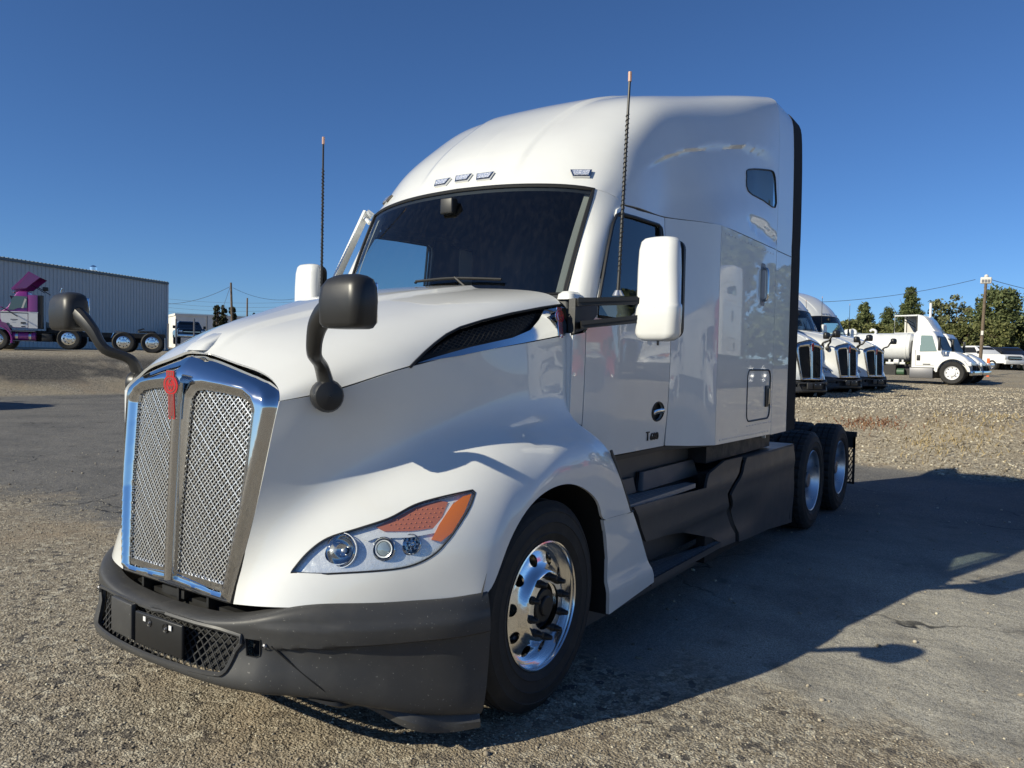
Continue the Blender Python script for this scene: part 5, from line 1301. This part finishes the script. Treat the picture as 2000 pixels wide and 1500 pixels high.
part('eave_trim', box(-.08, .9 * n_sh, min(.0, .14 * sgn_), max(.0, .14 * sgn_), bt_ - bz, bt_ - bz + .16), M['trimgrey'], bl)
part('corner_trim', box(-.10, .02, min(-.1 * sgn_, .10 * sgn_), max(-.1 * sgn_, .10 * sgn_), 0, bt_ - bz), M['stripe'], bl)
rb = [box(k * .3, k * .3 + .1, min(-.3 * sgn_, .1 * sgn_), max(-.3 * sgn_, .1 * sgn_), bt_ - bz + .16, bt_ - bz + .21) for k in range(int(LB / .3))]
o = part('roof_ribs', join(*rb), M['trimgrey'], bl); o['kind'] = 'stuff'
vt_ = deep(206, 543, 54.0); vl = np.array([math.cos(ba), math.sin(ba)]) @ (vt_[:2] - A[:2])
part('roof_vent', join(lathe([(.17, bt_ - bz), (.17, bt_ - bz + .35), (.26, bt_ - bz + .38), (.26, bt_ - bz + .6), (.1, bt_ - bz + .72), (.001, bt_ - bz + .74)], 14, 'z', (vl, -1.2 * sgn_, 0))), M['alu'], bl)

# ---- far left: low white building, evergreens, poles, wires, posts, dark pickup
def flat_box(name, p0, p1, z0, z1, depth, mat, label, cat):
    a = np.array(p0); b_ = np.array(p1); L_ = float(np.hypot(*(b_ - a)[:2])); an = math.atan2(*(b_ - a)[1::-1])
    r = thing(name, label, cat, (a[0], a[1], z0), (0, 0, an)); return r, L_
wa, wb_ = deep(343, 640, 92), deep(530, 640, 98)
wbl, L_ = flat_box('white_building', wa, wb_, 1.5, 0, 0, None, 'low white flat-roofed building far behind on the left', 'building')
H_ = float(deep(343, 616, 92)[2]) - 1.5
part('wall', box(0, L_, 0, 12, 0, H_), M['bwhite'], wbl); part('parapet', box(-.1, L_ + .1, -.08, 12.1, H_, H_ + .25), M['bwhite'], wbl)
part('side_roof', ([(L_ * .55, -.3, H_ * .62), (L_ * .9, -.3, H_ * .62), (L_ * .9, 2, H_ * .95), (L_ * .55, 2, H_ * .95), (L_ * .55, 2, H_ * .6), (L_ * .9, 2, H_ * .6)], [(0, 1, 2, 3), (0, 3, 4), (1, 5, 2), (0, 4, 5, 1)]), M['deflin'], wbl)
def evergreen(name, loc, h, r, mat, label, cat, n=2600, group=None, shape=0, leaf=.12, seed=1, lean=0.0, trunk=True):
    rs = np.random.RandomState(seed); t = thing(name, label, cat, loc, group=group)
    # clumps spread through the crown, leaves spread through the clumps
    nc = max(10, n // (26 if shape == 0 and n < 2000 else 60)); ch = rs.uniform(.02 if shape != 2 else .18, 1, nc)
    if shape == 0: cr = r * (.35 + .65 * np.sin(np.pi * np.clip(ch * .82 + .18, 0, 1)) ** .7) * rs.uniform(.7, 1.12, nc)          # rounded column
    elif shape == 1: cr = r * (1.05 - ch) ** .75 * rs.uniform(.65, 1.2, nc) + .05 * r                                              # conical pine
    elif shape == 2: cr = r * np.sqrt(np.clip(1 - ((ch - .55) / .48) ** 2, 0.02, 1)) * rs.uniform(.5, 1.1, nc)                       # open round crown
    else: cr = r * np.sqrt(np.clip(1 - (ch - .1) ** 2 / .9, .05, 1)) * rs.uniform(.7, 1.1, nc)                                        # mounded shrub
    ca = rs.uniform(0, 6.28, nc); rad = cr * np.sqrt(rs.uniform(.35, 1, nc))
    C = np.stack([rad * np.cos(ca), rad * np.sin(ca), ch * h], 1)
    if shape == 4:                                                                                                             # whorled pine
        C = []; L_ = 13
        for k in range(L_):
            f_ = k / (L_ - 1); bl_ = r * (1 - .88 * f_ ** 1.15); nb = 8 if f_ < .8 else 5
            for j in range(nb):
                a_ = 6.28 * j / nb + rs.uniform(-.35, .35); ln = bl_ * rs.uniform(.65, 1.18)
                for t_ in (.35, .62, .85, 1.05):
                    C.append((ln * t_ * math.cos(a_), ln * t_ * math.sin(a_), h * (.08 + .88 * f_) + ln * (.10 * t_ + .10 * t_ ** 3) + rs.uniform(-.05, .05) * h))
        C.append((0, 0, h * .97)); C = np.array(C); nc = len(C)
    per = max(6, n // nc); cs = (r * .30 if shape not in (1, 4) else r * (.22 if shape == 1 else .17)) * rs.uniform(.6, 1.3, nc)
    D = rs.normal(0, 1, (nc, per, 3)); D /= np.linalg.norm(D, axis=2, keepdims=True); D *= rs.uniform(.25, 1, (nc, per, 1)) ** .6
    D[..., 2] *= .6 if shape in (1, 2) else .55 if shape == 4 else .9
    Pn = (C[:, None] + D * cs[:, None, None]).reshape(-1, 3); Pn[:, 2] = np.maximum(Pn[:, 2], .03)
    m = len(Pn); a = rs.normal(0, 1, (m, 3)); a /= np.linalg.norm(a, axis=1, keepdims=True); b_ = np.cross(a, rs.normal(0, 1, (m, 3))); b_ /= np.linalg.norm(b_, axis=1, keepdims=True)
    s_ = leaf * rs.uniform(.6, 1.4, (m, 1)); a = a * s_; b_ = b_ * s_ * (.30 if shape == 4 else .55)
    V = np.stack([Pn - a, Pn + b_, Pn + a, Pn - b_], 1).reshape(-1, 3); F = np.arange(m * 4).reshape(-1, 4)
    cr_ = npmesh('crown', V, F, mat, t)
    if trunk:
        tv = [tube([(0, 0, -.2), (lean * .3, 0, h * .35), (lean, 0, h * .9)], [.06 * h ** .5 + .05, .05 * h ** .5 + .03, .02], 7)]
        for k in range(9 if shape == 2 else 5):
            a_ = rs.uniform(0, 6.28); z0 = h * rs.uniform(.25, .6); rr = r * rs.uniform(.5, .85); tv.append(tube([(0, 0, z0), (rr * .5 * math.cos(a_), rr * .5 * math.sin(a_), z0 + h * .14), (rr * math.cos(a_), rr * math.sin(a_), z0 + h * rs.uniform(.2, .38))], [.05, .035, .012], 5))
        part('trunk', join(*tv), M['bark'], t)
    return t
def tree_px(name, px_, ytop, dist, wpx, mat, label, cat, shape, n, leaf, seed, group=None, zb=None):
    p = deep(px_, ytop, dist); g_ = float(ground_z(p[0], p[1])) if zb is None else zb; h = p[2] - g_; r = wpx / 2 / FPX * dist
    return evergreen(name, (p[0], p[1], g_), h, r, mat, label, cat, n, group, shape, leaf, seed)
for i, (px_, yt, wd, lb) in enumerate(((424, 597, 16, 'leftmost of the three dark columnar evergreens by the utility pole'), (438, 598, 17, 'middle one of the three dark columnar evergreens by the utility pole'), (454, 601, 18, 'dark columnar evergreen right beside the utility pole'))):
    tree_px('columnar_evergreen', px_, yt, 74 + i, wd, M['arbor'], lb, 'tree', 0, 1900, .15, 40 + i, 'evergreens by the left utility pole')
for i, (px_, yt, wd) in enumerate(((482, 614, 13), (497, 611, 10))): tree_px('far_shrub', px_, yt, 82, wd, M['arbor'], ['small dark round shrub beyond the pole, above the hood', 'narrow dark shrub above the hood, rightmost of the far pair'][i], 'shrub', 3, 600, .15, 60 + i, 'far shrubs above the hood')
def pole(name, px_, ytop, dist, r, label, arms=(), extra=None, tilt=0.0):
    p = deep(px_, ytop, dist); g_ = float(ground_z(p[0], p[1])); h = p[2] - g_
    t = thing(name, label, 'pole', (p[0], p[1], g_ - .1), (0, 0, -YAW if False else YAW * -1))
    part('post', tube([(tilt, 0, 0), (0, 0, h + .1)], [r * 1.15, r * .8], 10), M['wood'], t)
    for z in arms: part('crossarm', box(-.9, .9, -.06, .06, h - z, h - z + .11), M['wood'], t)
    return t, p, h
pl1, pp1, ph1 = pole('utility_pole', 451, 552, 70, .11, 'leaning wooden utility pole beside dark evergreens on the left', (), tilt=.25)
pl2, pp2, ph2 = pole('far_utility_pole', 483, 582, 110, .13, 'small far utility pole just above the white hood', ())
pl3, pp3, ph3 = pole('light_pole', 1920, 546, 45, .092, 'wooden light pole standing in front of the trees on the right')
pl3.rotation_euler = (R_(.8), R_(1.6), 0)
lh = part('lamp_head', join(rbox(-.28, .28, -.14, .14, ph3 - .15, ph3 + .22, .04), lathe([(.10, ph3 + .22), (.12, ph3 + .3), (.05, ph3 + .38), (.001, ph3 + .39)], 12, 'z')), M['bwhite'], pl3)
for x in (-.15, .0, .15): part('floodlight', box(x - .055, x + .055, -.17, -.14, ph3 - .08, ph3 + .08), M['steel'], lh)
part('meter_tag', box(-.06, .06, -.17, -.12, 2.5, 2.75), M['bwhite'], pl3)
def cable(p, q, sag, label, r=.02, n=16):
    P = [np.array(p) * (1 - t) + np.array(q) * t - np.array([0, 0, sag * 4 * t * (1 - t)]) for t in np.linspace(0, 1, n)]
    o = part('overhead_wire', tube(P, r, 4, caps=False), M['wirecable']); tag(o, label, 'wire', 'overhead wires'); return o
cable(deep(1905, 546, 45), deep(1440, 588, 45), .55, 'overhead wire running left from the light pole to behind the sleeper', .018)
cable(deep(1932, 545, 45), deep(2150, 585, 45), .2, 'overhead wire running right from the light pole', .018)
cable(deep(449, 560, 70), deep(290, 592, 70), .6, 'wire drooping left from the leaning utility pole', .02)
cable(deep(449, 562, 70), deep(434, 605, 69), .0, 'slanting guy wire of the leaning utility pole', .015)
cable(deep(455, 562, 70), deep(600, 578, 72), .7, 'wire drooping right from the leaning utility pole', .018)
for k, (ya, yb) in enumerate(((583, 585), (592, 593), (600, 600), (608, 607))):
    cable(deep(322, ya, 112), deep(640, yb, 112), .6, ('topmost', 'second', 'third', 'lowest')[k] + ' of the faint far power lines behind the leaning pole', .018)
mp_ = deep(-8, 372, 90); mh = float(mp_[2] - ground_z(mp_[0], mp_[1]))
ms = thing('antenna_mast', 'top of an antenna mast at the far left edge against the sky', 'mast', (mp_[0], mp_[1], float(ground_z(mp_[0], mp_[1]))), (0, 0, -YAW * 0 + YAW))
part('mast_pole', tube([(0, 0, -.3), (0, 0, mh)], [.25, .14], 10), M['steel'], ms)
for x_ in (-.9, .62): part('antenna_panel', rbox(x_ - .14, x_ + .14, -.12, .12, mh - 2.4, mh + .05, .03), M['stripe'], ms)
part('mast_bracket', join(box(-.9, .62, -.05, .05, mh - .5, mh - .4), box(-.9, .62, -.05, .05, mh - 1.9, mh - 1.8)), M['steel'], ms)
for k, (px_, y0, y1, lb) in enumerate(((328, 632, 660, 'thin pale post at the right end of the steel building'), (344, 623, 660, 'thin steel post left of the dark pickup'), (379, 622, 652, 'thin steel post behind the dark pickup'), (404, 617, 640, 'slender post in front of the white building'))):
    a = deep(px_, y0, 46); b_ = deep(px_, y1, 46)
    o = part('steel_post', tube([(0, 0, -.6), (0, 0, float(a[2] - b_[2]))], .05, 8), M['steel']); o.location = tuple(b_); tag(o, lb, 'post', 'steel posts on the left')

# ---- pickups
def pickup(loc, rz, paint, name, label, sc=1.0, group=None, canopy=False):
    t = thing(name, label, 'pickup', loc, (0, 0, rz), group)
    part('body', join(stack([(.55, -.98, .98, -.95, 4.7, .10), (.95, -1.0, 1.0, -.98, 4.75, .10), (1.12, -.97, .97, -.90, 4.75, .10), (1.18, -.90, .90, -.80, 1.1, .08)])), paint, t)
    cb = part('cabin', stack([(1.15, -.93, .93, .75, 3.0, .08), (1.30, -.92, .92, .95, 2.98, .08), (1.75, -.78, .78, 1.55, 2.85, .08), (1.83, -.70, .70, 1.7, 2.7, .08)]), paint, t)
    part('windshield', ([(-.80, .97, 1.30), (.80, .97, 1.30), (.70, 1.52, 1.74), (-.70, 1.52, 1.74)], [(0, 1, 2, 3)]), M['black'], cb)
    for sg in (1, -1):
        part('side_window', ([(sg * .93, 1.3, 1.30), (sg * .93, 2.9, 1.30), (sg * .80, 2.8, 1.72), (sg * .80, 1.65, 1.72)], [(0, 1, 2, 3)]), M['black'], cb)
        simple_wheel(t, sg * .98, 0, .40, .25); simple_wheel(t, sg * .98, 3.6, .40, .25)
        part('headlight', rbox(sg * .80 - .14, sg * .80 + .14, -1.0, -.90, .88, 1.05, .02), M['lampbed'], t)
        part('door_mirror', rbox(sg * 1.12 - .1, sg * 1.12 + .1, .98, 1.08, 1.22, 1.45, .02), M['black'], t)
    part('grille', rbox(-.62, .62, -1.02, -.92, .80, 1.06, .02), M['black'], t); part('grille_bar', box(-.60, .60, -1.035, -1.015, .91, .95), M['chrome'], t)
    part('bumper', rbox(-.98, .98, -1.1, -.92, .48, .74, .03), M['chrome'] if paint is not M['white2'] else M['white2'], t)
    if canopy: part('canopy', stack([(1.15, -.93, .93, 3.05, 4.7, .06), (1.8, -.85, .85, 3.05, 4.6, .06)]), paint, t)
    return t
def ground_at(px_, dist):
    p = deep(px_, 700, dist); return (p[0], p[1], float(ground_z(p[0], p[1])))
q = ground_at(1958, 56); pickup(q, R_(52), M['white2'], 'pickup_truck', 'white pickup with black grille parked beyond the light pole', canopy=True, group='pickups beyond the light pole')
q = ground_at(2004, 58); pickup(q, R_(40), M['blackpaint'], 'pickup_truck', 'black pickup cut off by the right edge of the picture', group='pickups beyond the light pole')
q = ground_at(2020, 68); pickup(q, R_(60), M['white2'], 'pickup_truck', 'white pickup showing above the black pickup at the right edge', group='pickups beyond the light pole')
q = ground_at(1912, 62); pickup(q, R_(60), M['white2'], 'pickup_truck', 'white pickup partly hidden behind the tank truck hoods', group='pickups beyond the light pole')
q = ground_at(372, 60); pickup((q[0], q[1], q[2] + .5), R_(62), M['blackpaint'], 'dark_pickup', 'dark pickup at the right end of the purple truck')

# ---- tank truck and the white truck behind it, facing right
def medium_truck(root, fair=False):
    # visible side is local -X; heights and lengths read from the picture
    w_ = 1.12
    cab = part('cab', stack([(.72, -w_, w_, .50, 1.62, .08), (1.25, -w_, w_, .36, 1.62, .08), (1.55, -w_ * .97, w_ * .97, .46, 1.62, .08), (2.18, -w_ * .88, w_ * .88, .72, 1.60, .10), (2.33, -w_ * .75, w_ * .75, .85, 1.52, .10)]), M['white2'], root)
    for sg in (1, -1):
        sd = lambda a, b_: prism([(y, z) for y, z in a], sg * b_[0], sg * b_[1], 'yz')
        part('door_line', tube([(sg * (w_ + .003), y, z) for y, z in ((.58, .80), (1.44, .80), (1.46, 1.5))], .008, 4), M['steel'], cab)
        part('side_window', ([(sg * w_ * 1.005, .62, 1.44), (sg * w_ * 1.005, 1.30, 1.42), (sg * (w_ * .915), 1.28, 2.14), (sg * (w_ * .915), .84, 2.12)], [(0, 1, 2, 3)]), pbr('green_glass', (.20, .27, .25), .05, coat=1) if 'green_glass' not in bpy.data.materials else bpy.data.materials['green_glass'], cab)
        part('handle', rbox(sg * w_ - .03, sg * w_ + .03, 1.26, 1.40, 1.02, 1.26, .02), M['black'], cab)
        part('lettering', box(min(sg * w_, sg * (w_ + .012)), max(sg * w_, sg * (w_ + .012)), .85, 1.15, .84, .88), M['black'], cab)
        ar = [(.58 * math.cos(a), .52 + .58 * math.sin(a)) for a in np.linspace(math.pi * .97, 0.05, 16)]
        part('fender', sd(ar + [(.62, .52), (.70, .60), (.68, 1.0), (.40, 1.20), (0, 1.20), (-.42, 1.05), (-.66, .72), (-.68, .56)], (.78, 1.14)), M['white2'], root)
        mi = part('side_mirror', rbox(sg * 1.36 - .08, sg * 1.36 + .08, .42, .52, 1.45, 2.02, .03), M['black'], root); part('mirror_arm', beam((sg * 1.05, .62, 2.05), (sg * 1.34, .48, 1.9), .03, .03), M['black'], mi)
        part('tool_box', rbox(sg * .95 - .18, sg * .95 + .18, .74, 1.68, .24, .70, .02), M['steel'], root)
        simple_wheel(root, sg * 1.14, 0, .50, .28, white=True); simple_wheel(root, sg * 1.16, 4.9, .50, .55, white=True)
        part('head_lamp', rbox(sg * .82 - .16, sg * .82 + .16, -.70, -.55, .80, .98, .03), M['lampbed'], root)
    part('windshield', ([(-.95, .41, 1.50), (.95, .41, 1.50), (.84, .67, 2.12), (-.84, .67, 2.12)], [(0, 1, 2, 3)]), M['black'], cab)
    part('hood', stack([(.58, -.80, .80, -.66, .45, .15), (.95, -.84, .84, -.64, .45, .15), (1.18, -.78, .78, -.42, .45, .15), (1.42, -.72, .72, .0, .45, .12)]), M['white2'], root)
    part('bumper', rbox(-1.05, 1.05, -.78, -.62, .40, .62, .04), M['chrome'], root)
    for x in (-.42, .36): part('frame_rail', box(x, x + .07, -.8, 7.2, .62, .85), M['frame'], root)
    part('undercarriage', join(box(-.7, .7, 1.75, 4.4, .35, .65), box(-.9, -.4, 2.3, 3.0, .35, .8), box(-.75, .75, 1.63, 1.72, .6, 1.9)), M['frame'], root)
    part('exhaust', tube([(.6, 1.85, .6), (.6, 1.85, 3.9 if fair else 2.3)], .06, 10), M['stripe'], root)
    if fair:
        sec = [(1.22, 2.36, 2.42), (1.40, 2.36, 2.66), (1.62, 2.36, 3.02), (1.80, 2.36, 3.20), (2.05, 2.36, 3.26), (3.10, 2.36, 3.24)]
        V = []; F = []
        for (y, z0, z1) in sec: V += [(-.98, y, z0), (-.98, y, z1 - .06), (-.90, y, z1), (.90, y, z1), (.98, y, z1 - .06), (.98, y, z0)]
        for i in range(len(sec) - 1):
            for k in range(5):
                if k == 0 and i == len(sec) - 2: continue          # the near side is open toward the rear
                a_ = i * 6 + k; F.append((a_, a_ + 1, a_ + 7, a_ + 6))
        f = part('roof_fairing', (V, F), M['white2'], root)
        part('fairing_inside', box(.93, .955, 1.9, 3.06, 2.38, 3.18), M['deflin'], f)
        part('fairing_rim', tube([(-.97, 2.08, 2.36), (-.97, 3.08, 2.36), (-.97, 3.08, 3.20), (-.97, 2.08, 3.21)], .035, 6), M['white2'], f)
        part('fairing_frame', join(tube([(-.9, 2.15, 2.40), (.2, 2.5, 2.9), (.6, 3.0, 3.15)], .02, 5), tube([(.9, 2.15, 2.40), (.3, 2.6, 2.8), (-.6, 3.0, 3.15)], .02, 5), tube([(-.9, 2.55, 2.38), (-.9, 2.55, 3.2)], .02, 5), box(-.97, -.93, 2.04, 2.12, 2.36, 3.2)), M['frame'], f)
wz = lambda p: (p[0], p[1], float(ground_z(p[0], p[1])))
tp = deep(1869, 750, 34.0); TRZ = R_(84)
tt = thing('tank_truck', 'white tank truck parked sideways with its cab facing right', 'truck', wz(tp), (0, 0, TRZ))
medium_truck(tt)
tank = part('tank', lathe([(.001, 1.70), (.30, 1.72), (.52, 1.77), (.62, 1.86), (.645, 1.98), (.645, 6.6), (.60, 6.75), (.3, 6.9), (.001, 6.92)], 40, 'y', (0, 0, 1.62)), M['tankwhite'], tt)
for y_ in (1.99, 4.2): part('tank_band', lathe([(.648, y_), (.66, y_), (.66, y_ + .06), (.648, y_ + .06)], 40, 'y', (0, 0, 1.62)), M['tankwhite'], tank)
part('catwalk', join(box(-.35, .35, 4.2, 7.0, 2.24, 2.30), lathe([(.001, 2.26), (.25, 2.26), (.25, 2.42), (.2, 2.46), (.001, 2.46)], 16, 'z', (0, 4.6, 0))), M['tankwhite'], tank)
for y_ in (3.4, 4.3): part('hose_loop', tube(smooth_path([(-.2, y_, 2.22), (-.2, y_ - .02, 2.36), (-.2, y_ + .12, 2.44), (-.2, y_ + .24, 2.36)], 4), .055, 8), M['tankwhite'], tank)
pm = part('pump', join(tube([(-.75, 1.95, .88), (-.75, 2.75, .88)], .06, 8), lathe([(.001, 2.2), (.12, 2.2), (.12, 2.4), (.001, 2.4)], 12, 'y', (-.78, 0, .95)), tube([(-.75, 2.6, .88), (-.75, 2.6, 1.05)], .05, 8), tube([(-.75, 2.05, .88), (-.75, 2.05, 1.05)], .045, 8)), M['tankwhite'], tt)
part('rear_cabinet', join(box(-1.0, -.6, 2.95, 3.3, .85, 1.2)), M['tankwhite'], tt)
part('green_valve', lathe([(.001, 1.95), (.15, 1.95), (.15, 2.25), (.001, 2.25)], 12, 'y', (-.8, 0, .5)), pbr('green_metal', (.05, .11, .06), .5), tt)
t2p = deep(1891, 746, 36.6)
t2 = thing('white_truck', 'white truck with open wedge roof fairing just behind the tank truck', 'truck', wz(t2p), (0, 0, TRZ))
medium_truck(t2, fair=True)
mp = deep(1930, 715, 44.0); o = part('marker_post', stack([(0, -.085, .085, -.02, .02, .01), (1.0, -.085, .085, -.02, .02, .01), (1.05, -.07, .07, -.015, .015, .01)]), M['orange']); o.location = (mp[0], mp[1], float(ground_z(mp[0], mp[1]))); o.rotation_euler = (0, 0, YAW); tag(o, 'orange plastic marker post beside the light pole', 'marker')

# ---- trees and hedge on the right
for i, a in enumerate((
    ('pine_tree', 1688, 594, 78, 78, M['pine'], 'dark bushy pine at the left end of the tree line', 'tree', 4, 9000),
    ('pine_tree', 1780, 564, 80, 92, M['pine'], 'tallest pine with jagged top above the tank', 'tree', 4, 12000),
    ('pine_tree', 1735, 604, 84, 80, M['pine'], 'lower dark pine between the two taller ones', 'tree', 4, 8000),
    ('deciduous_tree', 1856, 576, 82, 96, M['ash'], 'sparse yellow-green leafy tree left of the light pole', 'tree', 2, 3800),
    ('pine_tree', 1952, 568, 76, 104, M['pine'], 'broad dense pine right of the light pole', 'tree', 0, 11000),
    ('pine_tree', 2030, 600, 80, 80, M['pine'], 'dense pine cut by the right edge of the picture', 'tree', 0, 6000),
)): tree_px(a[0], a[1], a[2], a[3], a[4], a[5], a[6], a[7], a[8], a[9], .17, 100 + i, 'trees behind the parked trucks')
HB = (('hedge shrub at the left end of the row, under the first pine', 1660), ('hedge shrub under the gap of the pines', 1706), ('hedge shrub behind the rear of the tank', 1752), ('hedge shrub behind the roof fairing', 1798), ('hedge shrub under the sparse leafy tree', 1842), ('olive hedge shrub right behind the cab of the tank truck', 1880), ('olive hedge shrub behind the light pole', 1918), ('olive hedge shrub above the white pickup', 1956), ('olive hedge shrub at the right edge above the black pickup', 1996), ('olive hedge shrub past the right edge', 2036))
for i, (lb, px_) in enumerate(HB): tree_px('hedge_shrub', px_, 632 + (i * 37 % 11) - (0 if i < 5 else 4), 72 + (i * 13 % 5), 70, M['juniper'], lb, 'shrub', 3, 5200, .15, 200 + i, 'hedge behind the parked trucks')
for i, (x, y, h) in enumerate(((15, 44, 8.5), (19, 49, 9.5), (12.5, 52, 8), (24, 52, 10), (30, 60, 10))): evergreen('pine_tree', (x, y, float(ground_z(x, y))), h, 3.4, M['pine'], 'pine outside the right edge mirrored in the sleeper side, ' + ('nearest', 'second nearest', 'behind the nearest', 'far right', 'farthest')[i], 'tree', 3500, 'pines mirrored in the sleeper side', 0, .28, 300 + i)
# ---- dry weeds on the bank
def weeds(px_, py_, n, spread, mat, label, h=.12):
    c = None
    for k in range(60):
        t_ = 8 + k * .5; p = deep(px_, py_, t_)
        if p[2] < ground_z(p[0], p[1]): c = p; break
    if c is None: c = at(px_, py_, 2, .5)
    rs = np.random.RandomState(int(px_)); x = c[0] + rs.normal(0, spread, n); y = c[1] + rs.normal(0, spread * .6, n); z = ground_z(x, y)
    a = rs.uniform(0, 6.28, n); d = np.stack([np.cos(a), np.sin(a), 0 * a], 1); up = np.stack([rs.normal(0, .5, n), rs.normal(0, .5, n), np.ones(n)], 1) * (h * rs.uniform(.3, 1, n))[:, None]
    b0 = np.stack([x, y, z - .01], 1); V = np.stack([b0 - d * .012, b0 + d * .012, b0 + up + d * .004, b0 + up - d * .004], 1).reshape(-1, 3)
    o = npmesh('dry_weeds', V, np.arange(n * 4).reshape(-1, 4), mat); o['kind'] = 'stuff'; o['label'] = label; o['category'] = 'weeds'
weeds(1697, 832, 320, .33, M['rust'], 'reddish dry weed patch on the gravel bank', .09)
weeds(1850, 880, 300, .5, M['straw'], 'thin straw coloured grass on the bank slope', .10)
weeds(1950, 830, 300, .7, M['straw'], 'thin dry grass near the right edge of the bank', .10)
weeds(1975, 745, 900, 2.0, M['straw'], 'dry grass along the far top of the bank', .16)
